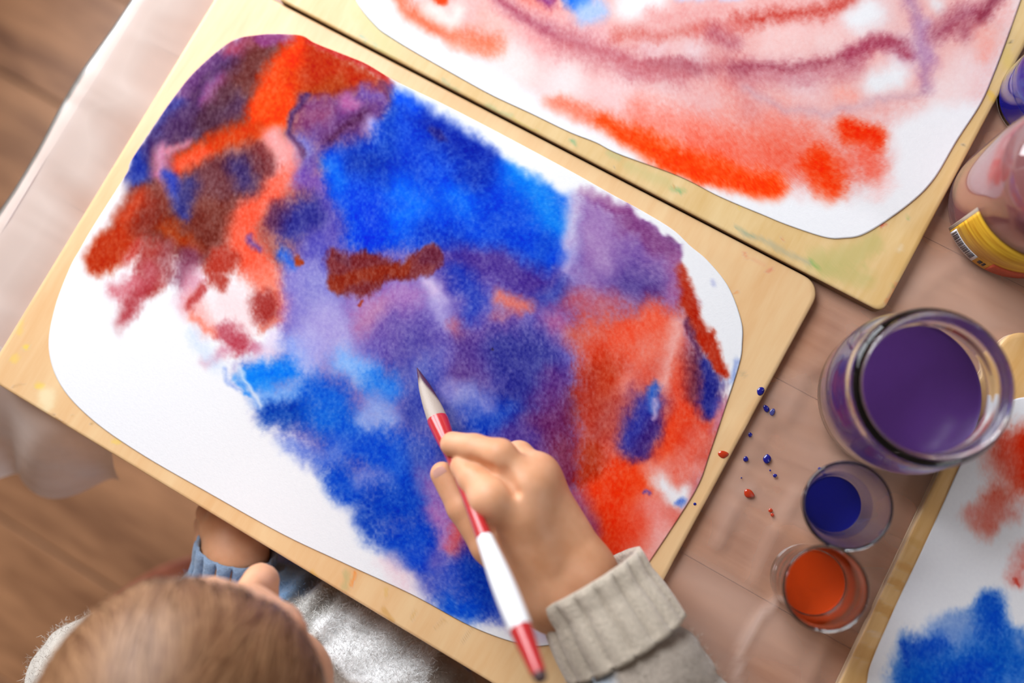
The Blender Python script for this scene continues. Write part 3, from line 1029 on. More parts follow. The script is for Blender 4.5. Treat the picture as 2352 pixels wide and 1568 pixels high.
creases = []
for pts, wd, hh in [([(1690, 1568), (1705, 1480), (1740, 1420), (1790, 1370)], .0022, .0016),
                    ([(1650, 1250), (1690, 1160), (1720, 1120)], .003, .0012),
                    ([(1640, 1240), (1700, 1080), (1770, 960)], .004, .0008),
                    ([(1730, 1330), (1770, 1230), (1830, 1130)], .004, .0010),
                    ([(1800, 960), (1850, 860), (1960, 760)], .005, .0012),
                    ([(1700, 1010), (1800, 880), (1900, 760)], .006, .0010),
                    ([(1850, 1568), (1900, 1450), (1990, 1400)], .004, .0010),
                    ([(2080, 700), (2130, 640), (2200, 600)], .006, .0010)]:
    creases.append(([tuple(at(a, b, 0)[:2]) for a, b in pts], wd, hh))

nu, nv = 300, 200
U, Vv = np.meshgrid(np.linspace(TX0 - 0.0, TX1, nu), np.linspace(TY0, TY1, nv), indexing='ij')
Z = 0.0008 + 0.0008 * np.clip(fbm(U * 14 + Vv * 8, Vv * 9 - U * 4, 5) + 0.1, 0, 1)
for pts, wd, hh in creases:
    Z += ridge(U, Vv, pts, wd, hh)
# the sheet rides up a little before it falls over the left edge
e = np.clip(1 - (U - TX0) / 0.045, 0, 1)
Z += 0.003 * e ** 2 * (0.7 + fbm(Vv * 12, U * 3, 9))
tv = np.stack([U.ravel(), Vv.ravel(), Z.ravel()], 1)
tq = grid_faces(nu, nv)
crease_glint = sum(ridge(U, Vv, pts, wd * 1.2, a_) for (pts, wd, hh), a_ in zip(creases, (.32, .12, .06, .10, .06, .05, .05, .06)))  # highlights along the creases, painted as whitening
gather_glare_top = (crease_glint + 0.42 * np.exp(-((U - TX0) / 0.16) ** 2) + 0.55 * e ** 1.2 * (0.9 + 1.2 * fbm(Vv * 9, U * 25, 3))).ravel()  # broad left band paints in window glare; narrow edge band is gathered film
# left skirt
ns = 40
s = np.linspace(0, 1, ns)
S_, Vs = np.meshgrid(s, np.linspace(TY0 - 0.05, TY1, nv), indexing='ij')
ang = np.clip(S_ / 0.25, 0, 1) * np.pi / 2
sx = TX0 - 0.017 * np.sin(ang) - 0.01 * S_ - 0.012 * S_ * np.sin(Vs * 37 + 2 * fbm(Vs * 6, S_, 2))
z0e = Z[0, :][None, :]
sz = z0e - 0.017 * (1 - np.cos(ang)) - np.clip(S_ - 0.25, 0, 1) * 0.24
lv = np.stack([sx.ravel(), Vs.ravel(), sz.ravel()], 1)
llay = np.where(S_.ravel() < 0.4, 0.85, 0.3) + 0.3 * fbm(Vs.ravel() * 9, S_.ravel() * 3, 3)
lq = grid_faces(ns, nv, len(tv))
# front skirt: only the left end of the front edge, flaring out and ending in a cut corner
nf = 60
S_, T_ = np.meshgrid(np.linspace(0, 1, 44), np.linspace(0, 1, nf), indexing='ij')
xr = at(250, 1040, -0.01)[0]
fx = (TX0 - 0.055) + (xr - (TX0 - 0.055)) * T_ - 0.02 * S_ * np.clip(T_ - 0.3, 0, 1)
flare = 0.105 * S_ ** 0.8 * (1 - 0.42 * np.clip((T_ - 0.62) / 0.38, 0, 1)) * (1 + 0.10 * np.sin(T_ * 17 + 1))
fy = TY0 - flare
fz = 0.0015 - 0.012 * S_ - 0.085 * S_ ** 1.6 + 0.010 * S_ * np.sin(T_ * 17 + S_ * 3)
fv = np.stack([fx.ravel(), fy.ravel(), fz.ravel()], 1)
flay = 0.50 + 0.5 * fbm(T_.ravel() * 4, S_.ravel() * 5, 8)
fq = grid_faces(44, nf, len(tv) + len(lv))
film = fast_mesh('plastic_sheet', np.concatenate([tv, lv, fv]), np.concatenate([tq, lq, fq]), M_film)
la = film.data.attributes.new('gather_glare', 'FLOAT', 'POINT')
la.data.foreach_set('value', np.clip(np.concatenate([gather_glare_top, llay, flay]), 0, 0.9).astype(np.float32))
tag(film, 'wrinkled clear plastic sheet covering the wooden table and hanging over its edge', 'plastic sheet')

# ---------------------------------------------------------------- painting boards
BT1, BT2, BT3 = 0.0062, 0.0098, 0.0085
ZB = 0.0024      # boards lie on the plastic


def board_mat(name, dark, light, attr='stain'):
    return wood(name, dark, light, (9.0, 1.4, 1.0), rough=0.42, ring=4.0, attr=attr, coat=0.18, bump=0.02)


def ply_mat(name, a, b_):
    m, nt, b, out = new_mat(name)
    tc = N(nt, 'ShaderNodeTexCoord')
    wv = N(nt, 'ShaderNodeTexWave', Scale=150.0, Distortion=1.2)
    wv.wave_type = 'BANDS'
    wv.bands_direction = 'Z'
    nt.links.new(tc.outputs['Object'], wv.inputs['Vector'])
    cr = N(nt, 'ShaderNodeValToRGB')
    cr.color_ramp.elements[0].color = hl(a)
    cr.color_ramp.elements[1].color = hl(b_)
    nt.links.new(wv.outputs['Fac'], cr.inputs['Fac'])
    nt.links.new(cr.outputs['Color'], b.inputs['Base Color'])
    b.inputs['Roughness'].default_value = 0.7
    return m


def round_rect(w, h, r, n=420):
    pts = []
    for cx, cy, a0 in ((w - r, r, -90), (w - r, h - r, 0), (r, h - r, 90), (r, r, 180)):
        for k in range(9):
            a = math.radians(a0 + 90 * k / 8)
            pts.append((cx + r * math.cos(a), cy + r * math.sin(a)))
    p = np.array(pts)
    c = np.concatenate([p, p[:1]])
    s_ = np.r_[0, np.cumsum(np.hypot(*np.diff(c, axis=0).T))]
    u = np.linspace(0, s_[-1], n, endpoint=False)
    return np.stack([np.interp(u, s_, c[:, 0]), np.interp(u, s_, c[:, 1])], 1)


def stain_cols(v, strokes, seed):
    px, py = to_px(v)
    rgb = np.zeros((len(v), 3))
    al = np.zeros(len(v))
    wx = px + 14 * fbm(px / 22, py / 22, seed)
    wy = py + 14 * fbm(px / 22, py / 22, seed + 31)
    g = fbm(px / 10, py / 10, seed + 3, 3)
    for hx, soft, alpha, pts in strokes:
        d = np.full(len(v), 1e9)
        if len(pts) == 1:
            d = np.hypot(wx - pts[0][0], wy - pts[0][1]) - pts[0][2]
        for i in range(len(pts) - 1):
            d = np.minimum(d, seg_d(wx, wy, pts[i], pts[i + 1]))
        t = np.clip(0.5 - d / soft + g * 0.6, 0, 1)
        a = alpha * t * t * (3 - 2 * t)
        rgb = rgb * (1 - a[:, None]) + lin(hexs(hx)) * a[:, None]
        al = al * (1 - a) + a
    out = np.where(al[:, None] > 1e-4, rgb / np.maximum(al[:, None], 1e-4), 0.5)
    return np.c_[out, al]


def make_board(label, corner, ang, w, h, r, z0, t, top, ply, stains, seed):
    th = math.radians(ang)
    o2 = round_rect(w, h, r, 900)
    Rm = np.array([[math.cos(th), -math.sin(th)], [math.sin(th), math.cos(th)]])
    o2 = o2 @ Rm.T + np.asarray(corner)
    root = empty('painting_board', (corner[0], corner[1], z0))
    tag(root, label, 'board', 'plywood painting boards on the table')
    o, v = slab('panel', o2, z0 + 0.001, z0 + t, [top, ply], None, rings=110, bev=0.004)
    set_col(o, 'stain', stain_cols(v, stains, seed))
    o.parent = root
    o.matrix_parent_inverse = root.matrix_basis.inverted()
    # the lowest veneer, a hair wider than the core
    vo, _ = slab('bottom_veneer', (o2 - o2.mean(0)) * 1.0008 + o2.mean(0), z0, z0 + 0.001, [ply, ply], None, rings=1)
    vo.parent = root
    vo.matrix_parent_inverse = root.matrix_basis.inverted()
    return root


M_b1 = board_mat('board_birch_pale', '#e4b27c', '#efcb9a')
M_b2 = board_mat('board_birch_yellowed', '#d6ad6c', '#e8ca96')
M_b3 = board_mat('board_birch_striped', '#d09c58', '#ecc692')
M_ply1 = ply_mat('ply_edge_pale', '#b98a5c', '#e2bd8e')
M_ply2 = ply_mat('ply_edge_dark', '#5e442e', '#a88662')
M_ply3 = ply_mat('ply_edge_light', '#caa27a', '#ecd4b4')
Y_ = '#f0cf4a'
st1 = [L_(Y_, 10, .9, 8, (60, 798)), L_(Y_, 12, .5, 10, (35, 822)), L_(Y_, 10, .7, 8, (88, 884), (95, 886)), L_('#f2e2b8', 20, .7, 16, (105, 905), (110, 925)),
       L_(Y_, 10, .4, 5, (45, 765), (50, 740)), L_(Y_, 8, .5, 6, (275, 1015), (262, 1015)), L_('#b98a60', 5, .6, 1.2, (28, 892), (55, 880)), L_('#a8744a', 5, .7, 1.6, (122, 950), (150, 975)),
       L_('#b88a50', 6, .7, 3, (213, 972)), L_('#c89a58', 6, .6, 2.5, (168, 955)),
       L_('#f08c2c', 7, .85, 2.5, (818, 1312), (806, 1342)), L_('#b7b27c', 12, .6, 7, (795, 1316), (793, 1352)), L_('#d9a93c', 10, .5, 4, (890, 1352), (888, 1368)),
       L_('#c8902c', 10, .5, 6, (880, 1400), (905, 1425)), L_('#d09a3c', 8, .5, 3, (945, 1425), (955, 1405)), L_('#b98430', 7, .5, 2, (1000, 1445), (1025, 1425)), L_('#b98430', 7, .5, 2, (1060, 1475), (1085, 1445)),
       L_('#e0b030', 9, .5, 5, (715, 1315), (725, 1325)),
       L_('#dc6a58', 8, .6, 3, (1710, 580), (1715, 592)), L_('#e08a74', 9, .45, 3, (1725, 592), (1752, 608)), L_('#d86a5c', 7, .6, 3, (1765, 622), (1775, 618)),
       L_('#e8801c', 5, 1, 3, (1692, 673)), L_('#c64a3a', 8, .8, 3, (760, 128), (840, 152), (870, 168)), L_('#d06030', 8, .6, 3, (895, 180), (915, 192)), L_('#9a9078', 10, .4, 5, (1702, 858), (1708, 862)),
       L_('#e8a86a', 16, .35, 10, (500, 200), (540, 185))]
st2 = [L_('#b6b26a', 40, .55, 26, (1880, 600), (1960, 590), (2000, 560)), L_('#b4b068', 36, .5, 20, (1900, 620), (1990, 640)), L_('#7fae58', 10, .75, 4, (1862, 598), (1876, 614)),
       L_('#a4a68e', 14, .6, 5, (1700, 530), (1760, 555), (1800, 580), (1860, 605)), L_('#7a9c86', 10, .6, 3, (1690, 520), (1730, 540)),
       L_('#4fa870', 9, .75, 4, (1556, 437), (1562, 446)), L_('#8ab070', 12, .5, 6, (1545, 435), (1570, 440)), L_('#46a878', 9, .7, 4, (1312, 324), (1320, 332)),
       L_('#5aaa94', 8, .6, 3, (828, 80), (842, 92)), L_('#86b09a', 8, .5, 3, (860, 100), (864, 106)), L_('#b9ba72', 40, .6, 22, (840, 30), (870, 80), (900, 110)),
       L_('#8aa884', 12, .45, 4, (1020, 185), (1055, 210)), L_('#8fae7c', 12, .45, 5, (1120, 245), (1175, 268)), L_('#c4b84c', 8, .5, 2.5, (1180, 275), (1240, 300)),
       L_('#9ab27c', 16, .4, 8, (1400, 350), (1425, 360)), L_('#b9b87a', 24, .4, 12, (1440, 380), (1530, 420)), L_('#5a4a38', 4, .8, 2, (1411, 387)), L_('#c87830', 5, .8, 3, (1548, 430)),
       L_('#d86a3c', 6, .8, 3, (1796, 551)), L_('#e0bc30', 8, .7, 4, (1697, 478)), L_('#d84040', 8, .9, 3, (2022, 517), (2030, 512)), L_('#e2b428', 14, .7, 7, (2270, 215), (2282, 230)), L_('#dfc060', 24, .5, 12, (2310, 120), (2318, 150)),
       L_('#4c3426', 5, .9, 2.5, (2319, 100)), L_('#7a6a50', 5, .7, 2, (2210, 328), (2214, 335)), L_('#e8dcc0', 12, .5, 7, (2068, 572)), L_('#d8744a', 8, .6, 3, (2035, 700), (2050, 670), (2060, 650)),
       L_('#9c9c60', 8, .5, 3, (2050, 655), (2058, 660)), L_('#7fae58', 10, .6, 4, (2086, 500))]
st3 = [L_('#c88c40', 8, .6, 8, (2060, 1290), (2090, 1310)), L_('#c48a3e', 8, .6, 10, (2040, 1330), (2070, 1345)), L_('#c48a3e', 8, .6, 14, (2010, 1385), (2050, 1410)), L_('#c48e48', 8, .5, 14, (1970, 1490), (2010, 1510)),
       L_('#c8964c', 8, .5, 8, (2090, 1240), (2110, 1250)), L_('#e2c4a0', 6, .6, 3, (1995, 1450), (2030, 1465)), L_('#d4632c', 5, .8, 3, (2330, 797))]

BZ = ZB
board1 = make_board('pale birch painting board under the red, blue and purple painting being brushed', (0.0, 0.0), 0.0, 0.470, 0.3298, 0.013, BZ - 0.0020, BT1, M_b1, M_ply1, st1, 11)
b2c = at(2028, 716, BT2)
b2w = 0.470
board2 = make_board('yellowed painting board with green stains under the pink and orange painting', (b2c[0] - b2w, b2c[1] - 0.0006), 0.0, b2w, 0.33, 0.006, BZ - 0.0022, BT2, M_b2, M_ply2, st2, 23)
pa, pb = at(2293, 775, BT3), at(1918, 1568, BT3)
a3 = math.degrees(math.atan2(-(pb - pa)[0], (pb - pa)[1] * -1)) * -1
board3 = make_board('light striped painting board beside the paint glasses under a red and blue painting', (0.5925 + 0.0043, 0.033), 2.2, 0.470, 0.330, 0.016, BZ - 0.0022, BT3, M_b3, M_ply3, st3, 37)

# ---------------------------------------------------------------- paintings
O1 = [(531, 95), (595, 80), (646, 78), (694, 82), (724, 99), (800, 129), (844, 148), (912, 188), (1014, 237), (1116, 289), (1218, 343), (1320, 398), (1405, 446), (1473, 483), (1545, 527), (1586, 565), (1627, 600), (1674, 660), (1703, 738), (1705, 789), (1698, 837), (1664, 942), (1630, 1043), (1606, 1110), (1566, 1178), (1473, 1317), (1410, 1400), (1345, 1455), (1262, 1481), (1194, 1478), (1082, 1438), (946, 1365), (788, 1292), (646, 1225), (476, 1130), (325, 1043), (211, 963), (139, 884), (112, 799), (126, 707), (160, 616), (184, 572), (213, 522), (289, 401), (300, 371), (344, 303), (401, 221), (452, 160)]
O2 = [(808, -40), (817, 0), (837, 31), (868, 65), (888, 80), (946, 116), (1041, 170), (1130, 219), (1218, 260), (1307, 303), (1368, 327), (1422, 354), (1560, 405), (1654, 452), (1756, 495), (1810, 517), (1892, 544), (1936, 547), (1990, 535), (2083, 473), (2144, 413), (2198, 323), (2253, 238), (2283, 170), (2310, 99), (2345, 0), (2390, -130), (2380, -220), (2330, -290), (2200, -360), (1900, -520), (1600, -660), (1400, -740), (1270, -760), (1180, -700), (1050, -500), (930, -290), (840, -130)]
O3 = [(1975, 1620), (1991, 1568), (2002, 1520), (2062, 1381), (2114, 1272), (2167, 1156), (2205, 1070), (2250, 985), (2290, 940), (2352, 912), (2440, 930), (2600, 1020), (2900, 1180), (3150, 1320), (3230, 1400), (3230, 1500), (3130, 1700), (3000, 1960), (2940, 2030), (2830, 2050), (2640, 1960), (2300, 1780), (2050, 1690), (1985, 1660)]


def make_sheet(label, outline_px, z, n, rings, strokes, base, seed, t=0.0006, warp=13.0, k_soft=1.5):
    o2 = resample(np.array([at(a, b, z + t)[:2] for a, b in outline_px]), n)
    c0 = o2.mean(0)
    o, v = slab('painting', o2 - c0, z, z + t, [paper_mat('watercolour_paper_%d' % seed), M_paper_edge], None, rings=rings)
    o.location = (c0[0], c0[1], 0)
    px, py = to_px(v + np.array([c0[0], c0[1], 0]))
    col = paint(px, py, strokes, base, seed, warp, k_soft)
    alb = 0.87 * lin(col) / lin(hexs(base)).max()
    set_col(o, 'pigment', np.c_[alb, np.ones(len(alb))])
    tag(o, label, 'painting', 'wet watercolour paintings')
    return o


M_paper_edge = plain('paper_edge', '#e8e6e2', 0.8)
z1 = BZ - 0.0020 + BT1
z2 = BZ - 0.0022 + BT2
z3 = BZ - 0.0022 + BT3
painting1 = make_sheet('rounded white sheet flooded with blue, purple and orange red paint under the brush', O1, z1, 900, 290, S1, WHITE1, 1)
painting2 = make_sheet('rounded white sheet with pink washes, maroon arcs and a bright orange band', O2, z2, 760, 200, S2, WHITE2, 2, warp=9.0, k_soft=1.5)
painting3 = make_sheet('rounded white sheet with a blue patch and a few loose red dabs', O3, z3, 520, 150, S3, WHITE3, 4)

# ================================================================== VESSELS
ZF = 0.0026          # standing height on the plastic


def real_glass(name, col):
    m, nt, b, out = new_mat(name)
    b.inputs['Base Color'].default_value = tuple(col) + (1,)
    b.inputs['Transmission Weight'].default_value = 1.0
    b.inputs['Roughness'].default_value = 0.0
    b.inputs['IOR'].default_value = 1.48
    return m


M_glass = real_glass('clear_glass', (0.97, 0.98, 0.98))
M_jarglass = real_glass('jar_glass', (0.97, 0.97, 0.96))


def paint_mat(name, col, rough=0.12, coat=0.6):
    return plain(name, col, rough, 0.35, coat, bump=0.0, bscale=60, var=0.05)


M_pwater = paint_mat('purple_wash_water', '#553078', 0.22, 0.0)
M_blue = paint_mat('blue_paint', '#12167c', 0.3, 0.0)
M_orange = paint_mat('orange_paint', '#dc4a08', 0.3, 0.0)
M_bluefilm = thin_glass('blue_paint_film', (0.72, 0.74, 0.93), 0.1, 1.3, 0.05, (0.05, 0.07, 0.5))
M_orfilm = thin_glass('orange_paint_film', (0.97, 0.70, 0.62), 0.1, 1.3, 0.12, (0.8, 0.12, 0.03))


def vessel(name, label, cat, xy, group=None, z=ZF):
    r = empty(name, (xy[0], xy[1], z))
    tag(r, label, cat, group)
    return r


# the wide jar of rinsing water
jar = vessel('water_jar', 'wide clear glass jar of dark purple rinsing water', 'jar', (0.5405, 0.284))
outer = smooth_prof([(0.0, 0.0), (0.030, 0.0), (0.0405, 0.0006), (0.0445, 0.004), (0.0472, 0.012), (0.0485, 0.024), (0.0492, 0.040), (0.0490, 0.049), (0.0468, 0.057), (0.0432, 0.063), (0.0420, 0.067), (0.0428, 0.071), (0.0450, 0.0745), (0.0460, 0.080), (0.0456, 0.086), (0.0440, 0.0898), (0.0415, 0.0912), (0.0391, 0.0900), (0.0374, 0.086), (0.0369, 0.078), (0.0374, 0.069), (0.0400, 0.061), (0.0440, 0.053), (0.0462, 0.046), (0.0464, 0.038), (0.0458, 0.024), (0.0442, 0.012), (0.0400, 0.0062), (0.025, 0.0052), (0.0, 0.0050)], 5)
lathe('glass', outer, M_jarglass, jar, 128)
lathe('water', smooth_prof([(0.0, 0.0056), (0.030, 0.0058), (0.0395, 0.0068), (0.0438, 0.0125), (0.0454, 0.024), (0.0460, 0.0345), (0.0458, 0.0362), (0.0448, 0.0358), (0.040, 0.0355), (0.0, 0.0355)], 5), M_pwater, jar, 96)

# two small paint glasses
g1 = vessel('paint_glass', 'small tapered clear glass holding dark blue paint', 'glass', tuple(at(1893, 1155, 0)[:2]), 'small paint glasses')
lathe('glass', smooth_prof([(0, 0), (0.010, 0), (0.0145, 0.0006), (0.0165, 0.003), (0.0175, 0.012), (0.0200, 0.028), (0.0235, 0.044), (0.0258, 0.056), (0.0262, 0.0590), (0.0254, 0.0600), (0.0244, 0.0590), (0.0236, 0.054), (0.0212, 0.042), (0.0178, 0.026), (0.0158, 0.013), (0.0120, 0.009), (0.0, 0.0085)], 6), M_glass, g1, 96)
lathe('paint', smooth_prof([(0, 0.0088), (0.0118, 0.0092), (0.0154, 0.013), (0.0168, 0.0205), (0.0170, 0.0218), (0.0160, 0.0214), (0, 0.0212)], 5), M_blue, g1, 72)
lathe('paint_smear', [(0.01735, 0.0225), (0.0188, 0.0295), (0.0205, 0.0368)], M_bluefilm, g1, 72)
g2 = vessel('paint_glass', 'small straight clear glass holding orange red paint', 'glass', tuple(at(1842, 1325, 0)[:2]), 'small paint glasses')
lathe('glass', smooth_prof([(0, 0), (0.014, 0), (0.0190, 0.0006), (0.0212, 0.003), (0.0218, 0.010), (0.0222, 0.030), (0.0236, 0.052), (0.0246, 0.0635), (0.0246, 0.0655), (0.0238, 0.0665), (0.0228, 0.0655), (0.0220, 0.056), (0.0204, 0.040), (0.0196, 0.028), (0.0180, 0.0195), (0.0120, 0.0180), (0.0, 0.0175)], 6), M_glass, g2, 96)
lathe('paint', smooth_prof([(0, 0.0178), (0.0118, 0.0184), (0.0172, 0.0200), (0.0185, 0.0270), (0.0188, 0.0292), (0.0178, 0.0288), (0, 0.0285)], 5), M_orange, g2, 72)
lathe('paint_smear', [(0.0200, 0.0310), (0.0203, 0.0400), (0.0212, 0.0480)], M_orfilm, g2, 72)

# blue paint jar at the edge of the yellowed board
g3 = vessel('paint_jar', 'small glass jar of bright blue paint behind the pink bottle', 'jar', tuple(at(2388, 236, 0)[:2]))
lathe('glass', smooth_prof([(0, 0), (0.020, 0), (0.0275, 0.0008), (0.0298, 0.005), (0.0300, 0.034), (0.0285, 0.042), (0.0262, 0.046), (0.0262, 0.055), (0.0266, 0.058), (0.0258, 0.0600), (0.0246, 0.0590), (0.0240, 0.050), (0.0252, 0.044), (0.0278, 0.036), (0.0282, 0.030), (0.0282, 0.008), (0.0260, 0.0052), (0, 0.005)], 6), M_glass, g3, 96)
M_bblue = paint_mat('bright_blue_paint', '#1420b8', 0.15, 0.5)
lathe('paint', smooth_prof([(0, 0.0054), (0.0255, 0.0056), (0.0279, 0.0085), (0.0280, 0.0265), (0.0274, 0.0272), (0, 0.027)], 5), M_bblue, g3, 72)

# pink-water bottle with a yellow label
bc = np.array([0.5560, 0.4340])
bt = vessel('water_bottle', 'rounded clear bottle of pink water with a yellow barcode label', 'bottle', tuple(bc))
M_pink = thin_glass('pink_bottle_wall', (0.96, 0.86, 0.86), 0.06, 1.5, 0.05, (0.9, 0.6, 0.62))
lathe('bottle_wall', smooth_prof([(0, 0.002), (0.028, 0.0), (0.040, 0.0), (0.0430, 0.004), (0.0450, 0.012), (0.0452, 0.030), (0.0450, 0.060), (0.0440, 0.078), (0.0400, 0.094), (0.0320, 0.106), (0.0240, 0.114), (0.0200, 0.120), (0.0195, 0.134), (0.0185, 0.135), (0.0180, 0.120), (0.0225, 0.1130), (0.0308, 0.1045), (0.0388, 0.0925), (0.0427, 0.077), (0.0437, 0.060), (0.0439, 0.030), (0.0436, 0.012), (0.0405, 0.004), (0, 0.004)], 5), M_pink, bt, 112)
mw, ntw, bw, ow = new_mat('pink_water')
bw.inputs['Base Color'].default_value = hl('#ac686c')
bw.inputs['Roughness'].default_value = 0.08
bw.inputs['Transmission Weight'].default_value = 0.35
bw.inputs['IOR'].default_value = 1.1
bw.inputs['Coat Weight'].default_value = 0.4
lathe('water', smooth_prof([(0, 0.005), (0.036, 0.0055), (0.0425, 0.012), (0.0432, 0.030), (0.0430, 0.060), (0.0420, 0.0765), (0.0405, 0.084), (0.036, 0.0835), (0, 0.083)], 5), mw, bt, 96)
lathe('screw_cap', smooth_prof([(0.0215, 0.121), (0.0222, 0.123), (0.0222, 0.136), (0.0210, 0.1385), (0.0, 0.139)], 4), plain('cap_white', '#d8c8cc', 0.35), bt, 72)


def wrap(name, a0, a1, z0, z1, r, mat, parent, n=40):
    aa = np.linspace(math.radians(a0), math.radians(a1), n)
    vv, fcs = [], []
    for zz in (z0, z1):
        for a in aa:
            vv.append((r * math.cos(a), r * math.sin(a), zz))
    for a in range(n - 1):
        fcs.append((a, a + 1, n + a + 1, n + a))
    o = mesh_obj(name, vv, fcs, mat, parent)
    md = o.modifiers.new('thick', 'SOLIDIFY')
    md.thickness = 0.00025
    return o


def label_mat():
    m, nt, b, out = new_mat('label_yellow_print')
    tc = N(nt, 'ShaderNodeTexCoord')
    mp = N(nt, 'ShaderNodeMapping')
    mp.inputs['Scale'].default_value = (40, 40, 420)
    nt.links.new(tc.outputs['Object'], mp.inputs['Vector'])
    nz = N(nt, 'ShaderNodeTexNoise', Scale=1.0, Detail=3.0)
    nt.links.new(mp.outputs['Vector'], nz.inputs['Vector'])
    cr = N(nt, 'ShaderNodeValToRGB')
    cr.color_ramp.elements[0].position = 0.35
    cr.color_ramp.elements[1].position = 0.68
    cr.color_ramp.elements[0].color = hl('#c88a12')
    cr.color_ramp.elements[1].color = hl('#f0c238')
    nt.links.new(nz.outputs['Fac'], cr.inputs['Fac'])
    nt.links.new(cr.outputs['Color'], b.inputs['Base Color'])
    b.inputs['Roughness'].default_value = 0.4
    return m


M_white = plain('label_white', '#dcd8dc', 0.5)
M_black = plain('label_black', '#2a2430', 0.5)
M_lred = plain('label_red_print', '#b8482c', 0.5, var=0.3, bscale=500)
LA0, LA1 = 227, 345
lab = wrap('label', LA0, LA1, 0.004, 0.055, 0.0457, label_mat(), bt)
wrap('label_edge', LA0 - 3, LA0, 0.004, 0.055, 0.0457, plain('label_clear_edge', '#b8a898', 0.4), lab, 6)
wrap('barcode_field', LA0 + 1.5, LA0 + 30, 0.0045, 0.0155, 0.04595, M_white, lab, 20)
random.seed(4)
a = LA0 + 3
while a < LA0 + 28:
    wd = random.choice((0.3, 0.3, 0.6, 0.8))
    wrap('barcode_bar', a, a + wd, 0.0062, 0.0148, 0.0462, M_black, lab, 2)
    a += wd + random.choice((0.4, 0.6, 0.9))
wrap('print_mark', LA0 + 33, LA0 + 36, 0.008, 0.013, 0.04595, M_black, lab, 4)
wrap('print_mark', LA0 + 37, LA0 + 39, 0.008, 0.013, 0.04595, M_black, lab, 4)
wrap('red_picture', LA0 + 42, LA1 - 2, 0.0045, 0.020, 0.04595, M_lred, lab, 24)

# ================================================================== PAINT DROPS
M_dblue = plain('drop_blue', '#15157e', 0.08, 0.6, 0.5)
M_dblue2 = plain('drop_blue_thin', '#4a4a8c', 0.15, 0.6, 0.3)
M_dred = plain('drop_red', '#b83210', 0.08, 0.6, 0.5)


def blob(name, mat, loc, rx, ry, h, ang, pinch=0.0, seed=0, parent=None):
    rs = np.random.RandomState(seed)
    n, k = 28, 7
    ph = rs.rand(3) * 6.28
    vv = []
    for i in range(k + 1):
        t = i / k * math.pi / 2
        for j in range(n):
            a_ = 2 * math.pi * j / n
            rr = 1 + 0.06 * math.sin(2 * a_ + ph[0]) + 0.05 * math.sin(3 * a_ + ph[1])
            x_, y_ = rx * math.cos(a_) * rr, ry * math.sin(a_) * rr
            if x_ > 0:
                y_ *= 1 - pinch * (x_ / rx) ** 1.5
                x_ *= 1 + 0.4 * pinch
            vv.append((x_ * math.cos(t), y_ * math.cos(t), h * math.sin(t)))
    fcs = [(i * n + j, i * n + (j + 1) % n, (i + 1) * n + (j + 1) % n, (i + 1) * n + j) for i in range(k) for j in range(n)]
    fcs.append(tuple(range(n - 1, -1, -1)))
    o = mesh_obj(name, vv, fcs, mat, parent)
    o.location = loc
    o.rotation_euler = (0, 0, ang)
    return o


def px_r(r):
    return r / 3450.0


zb1 = z1
for i, (x, y, rx, ry, onb, ang, pin, c, lb) in enumerate([
        (1747, 898, 8, 10, 1, 0.3, 0.1, 'b', 'round dark blue paint drop on the edge of the pale board'),
        (1723, 998, 5, 5, 0, 0, 0, 'b', 'small round dark blue paint drop on the plastic below the heart-shaped drop'),
        (1713, 1054, 6, 6, 0, 0, 0, 'b', 'round dark blue paint drop on the plastic beside the red drop on the board'),
        (1762, 1054, 10, 9, 0, 2.6, 0.45, 'b', 'large pointed dark blue paint drop on the plastic'),
        (1780, 1092, 4.5, 4.5, 0, 0, 0, 'b', 'small blue paint drop just below the large pointed drop'),
        (1769, 1080, 2.2, 2.2, 0, 0, 0, 'b', 'tiny blue paint speck between two larger blue drops'),
        (1703, 1097, 1.8, 1.8, 0, 0, 0, 'b', 'tiny dark speck of paint alone on the plastic'),
        (1596, 1157, 3.4, 3.4, 1, 0, 0, 'b', 'tiny blue paint dot on the edge of the pale board near the blue fleck'),
        (1885, 1078, 7, 4, 0, 0.4, 0, 'b', 'blue paint drip beside the rim of the blue paint glass'),
        (1661, 1043, 8, 12, 1, -0.5, 0.3, 'r', 'elongated glossy red paint drop on the edge of the pale board'),
        (1720, 1133, 12, 9, 0, 0.5, 0.5, 'r', 'large glossy red paint drop with a pointed end on the plastic'),
        (1770, 1172, 4.5, 5, 0, 0, 0, 'r', 'small red paint drop joined to an even smaller one'),
        (1774, 1182, 4, 4, 0, 0, 0, 'r', 'smallest red paint drop touching its neighbour on the plastic')]):
    zz = zb1 if onb else 0.0020
    w_ = at(x, y, zz)
    o = blob('paint_drop', M_dblue if c == 'b' else M_dred, tuple(w_), px_r(rx), px_r(ry), px_r(min(rx, ry)) * 0.42, ang - 0.5, pin, i)
    tag(o, lb, 'paint drop', 'paint drops spilled beside the pale board')
hd = empty('paint_drop', tuple(at(1766, 942, 0.002)))
tag(hd, 'heart-shaped dark blue paint drop on the plastic beside the pale board', 'paint drop', 'paint drops spilled beside the pale board')
b_ = blob('wet_lobe', M_dblue, (0, 0, 0), px_r(9), px_r(6), 0.0008, -0.4, 0, 3, hd)
b_.location = Vector(at(1760, 938, 0.002)) - Vector(at(1766, 942, 0.002))
b_ = blob('thin_lobe', M_dblue2, (0, 0, 0), px_r(8), px_r(6), 0.0005, -1.5, 0, 5, hd)
b_.location = Vector(at(1774, 946, 0.002)) - Vector(at(1766, 942, 0.002))

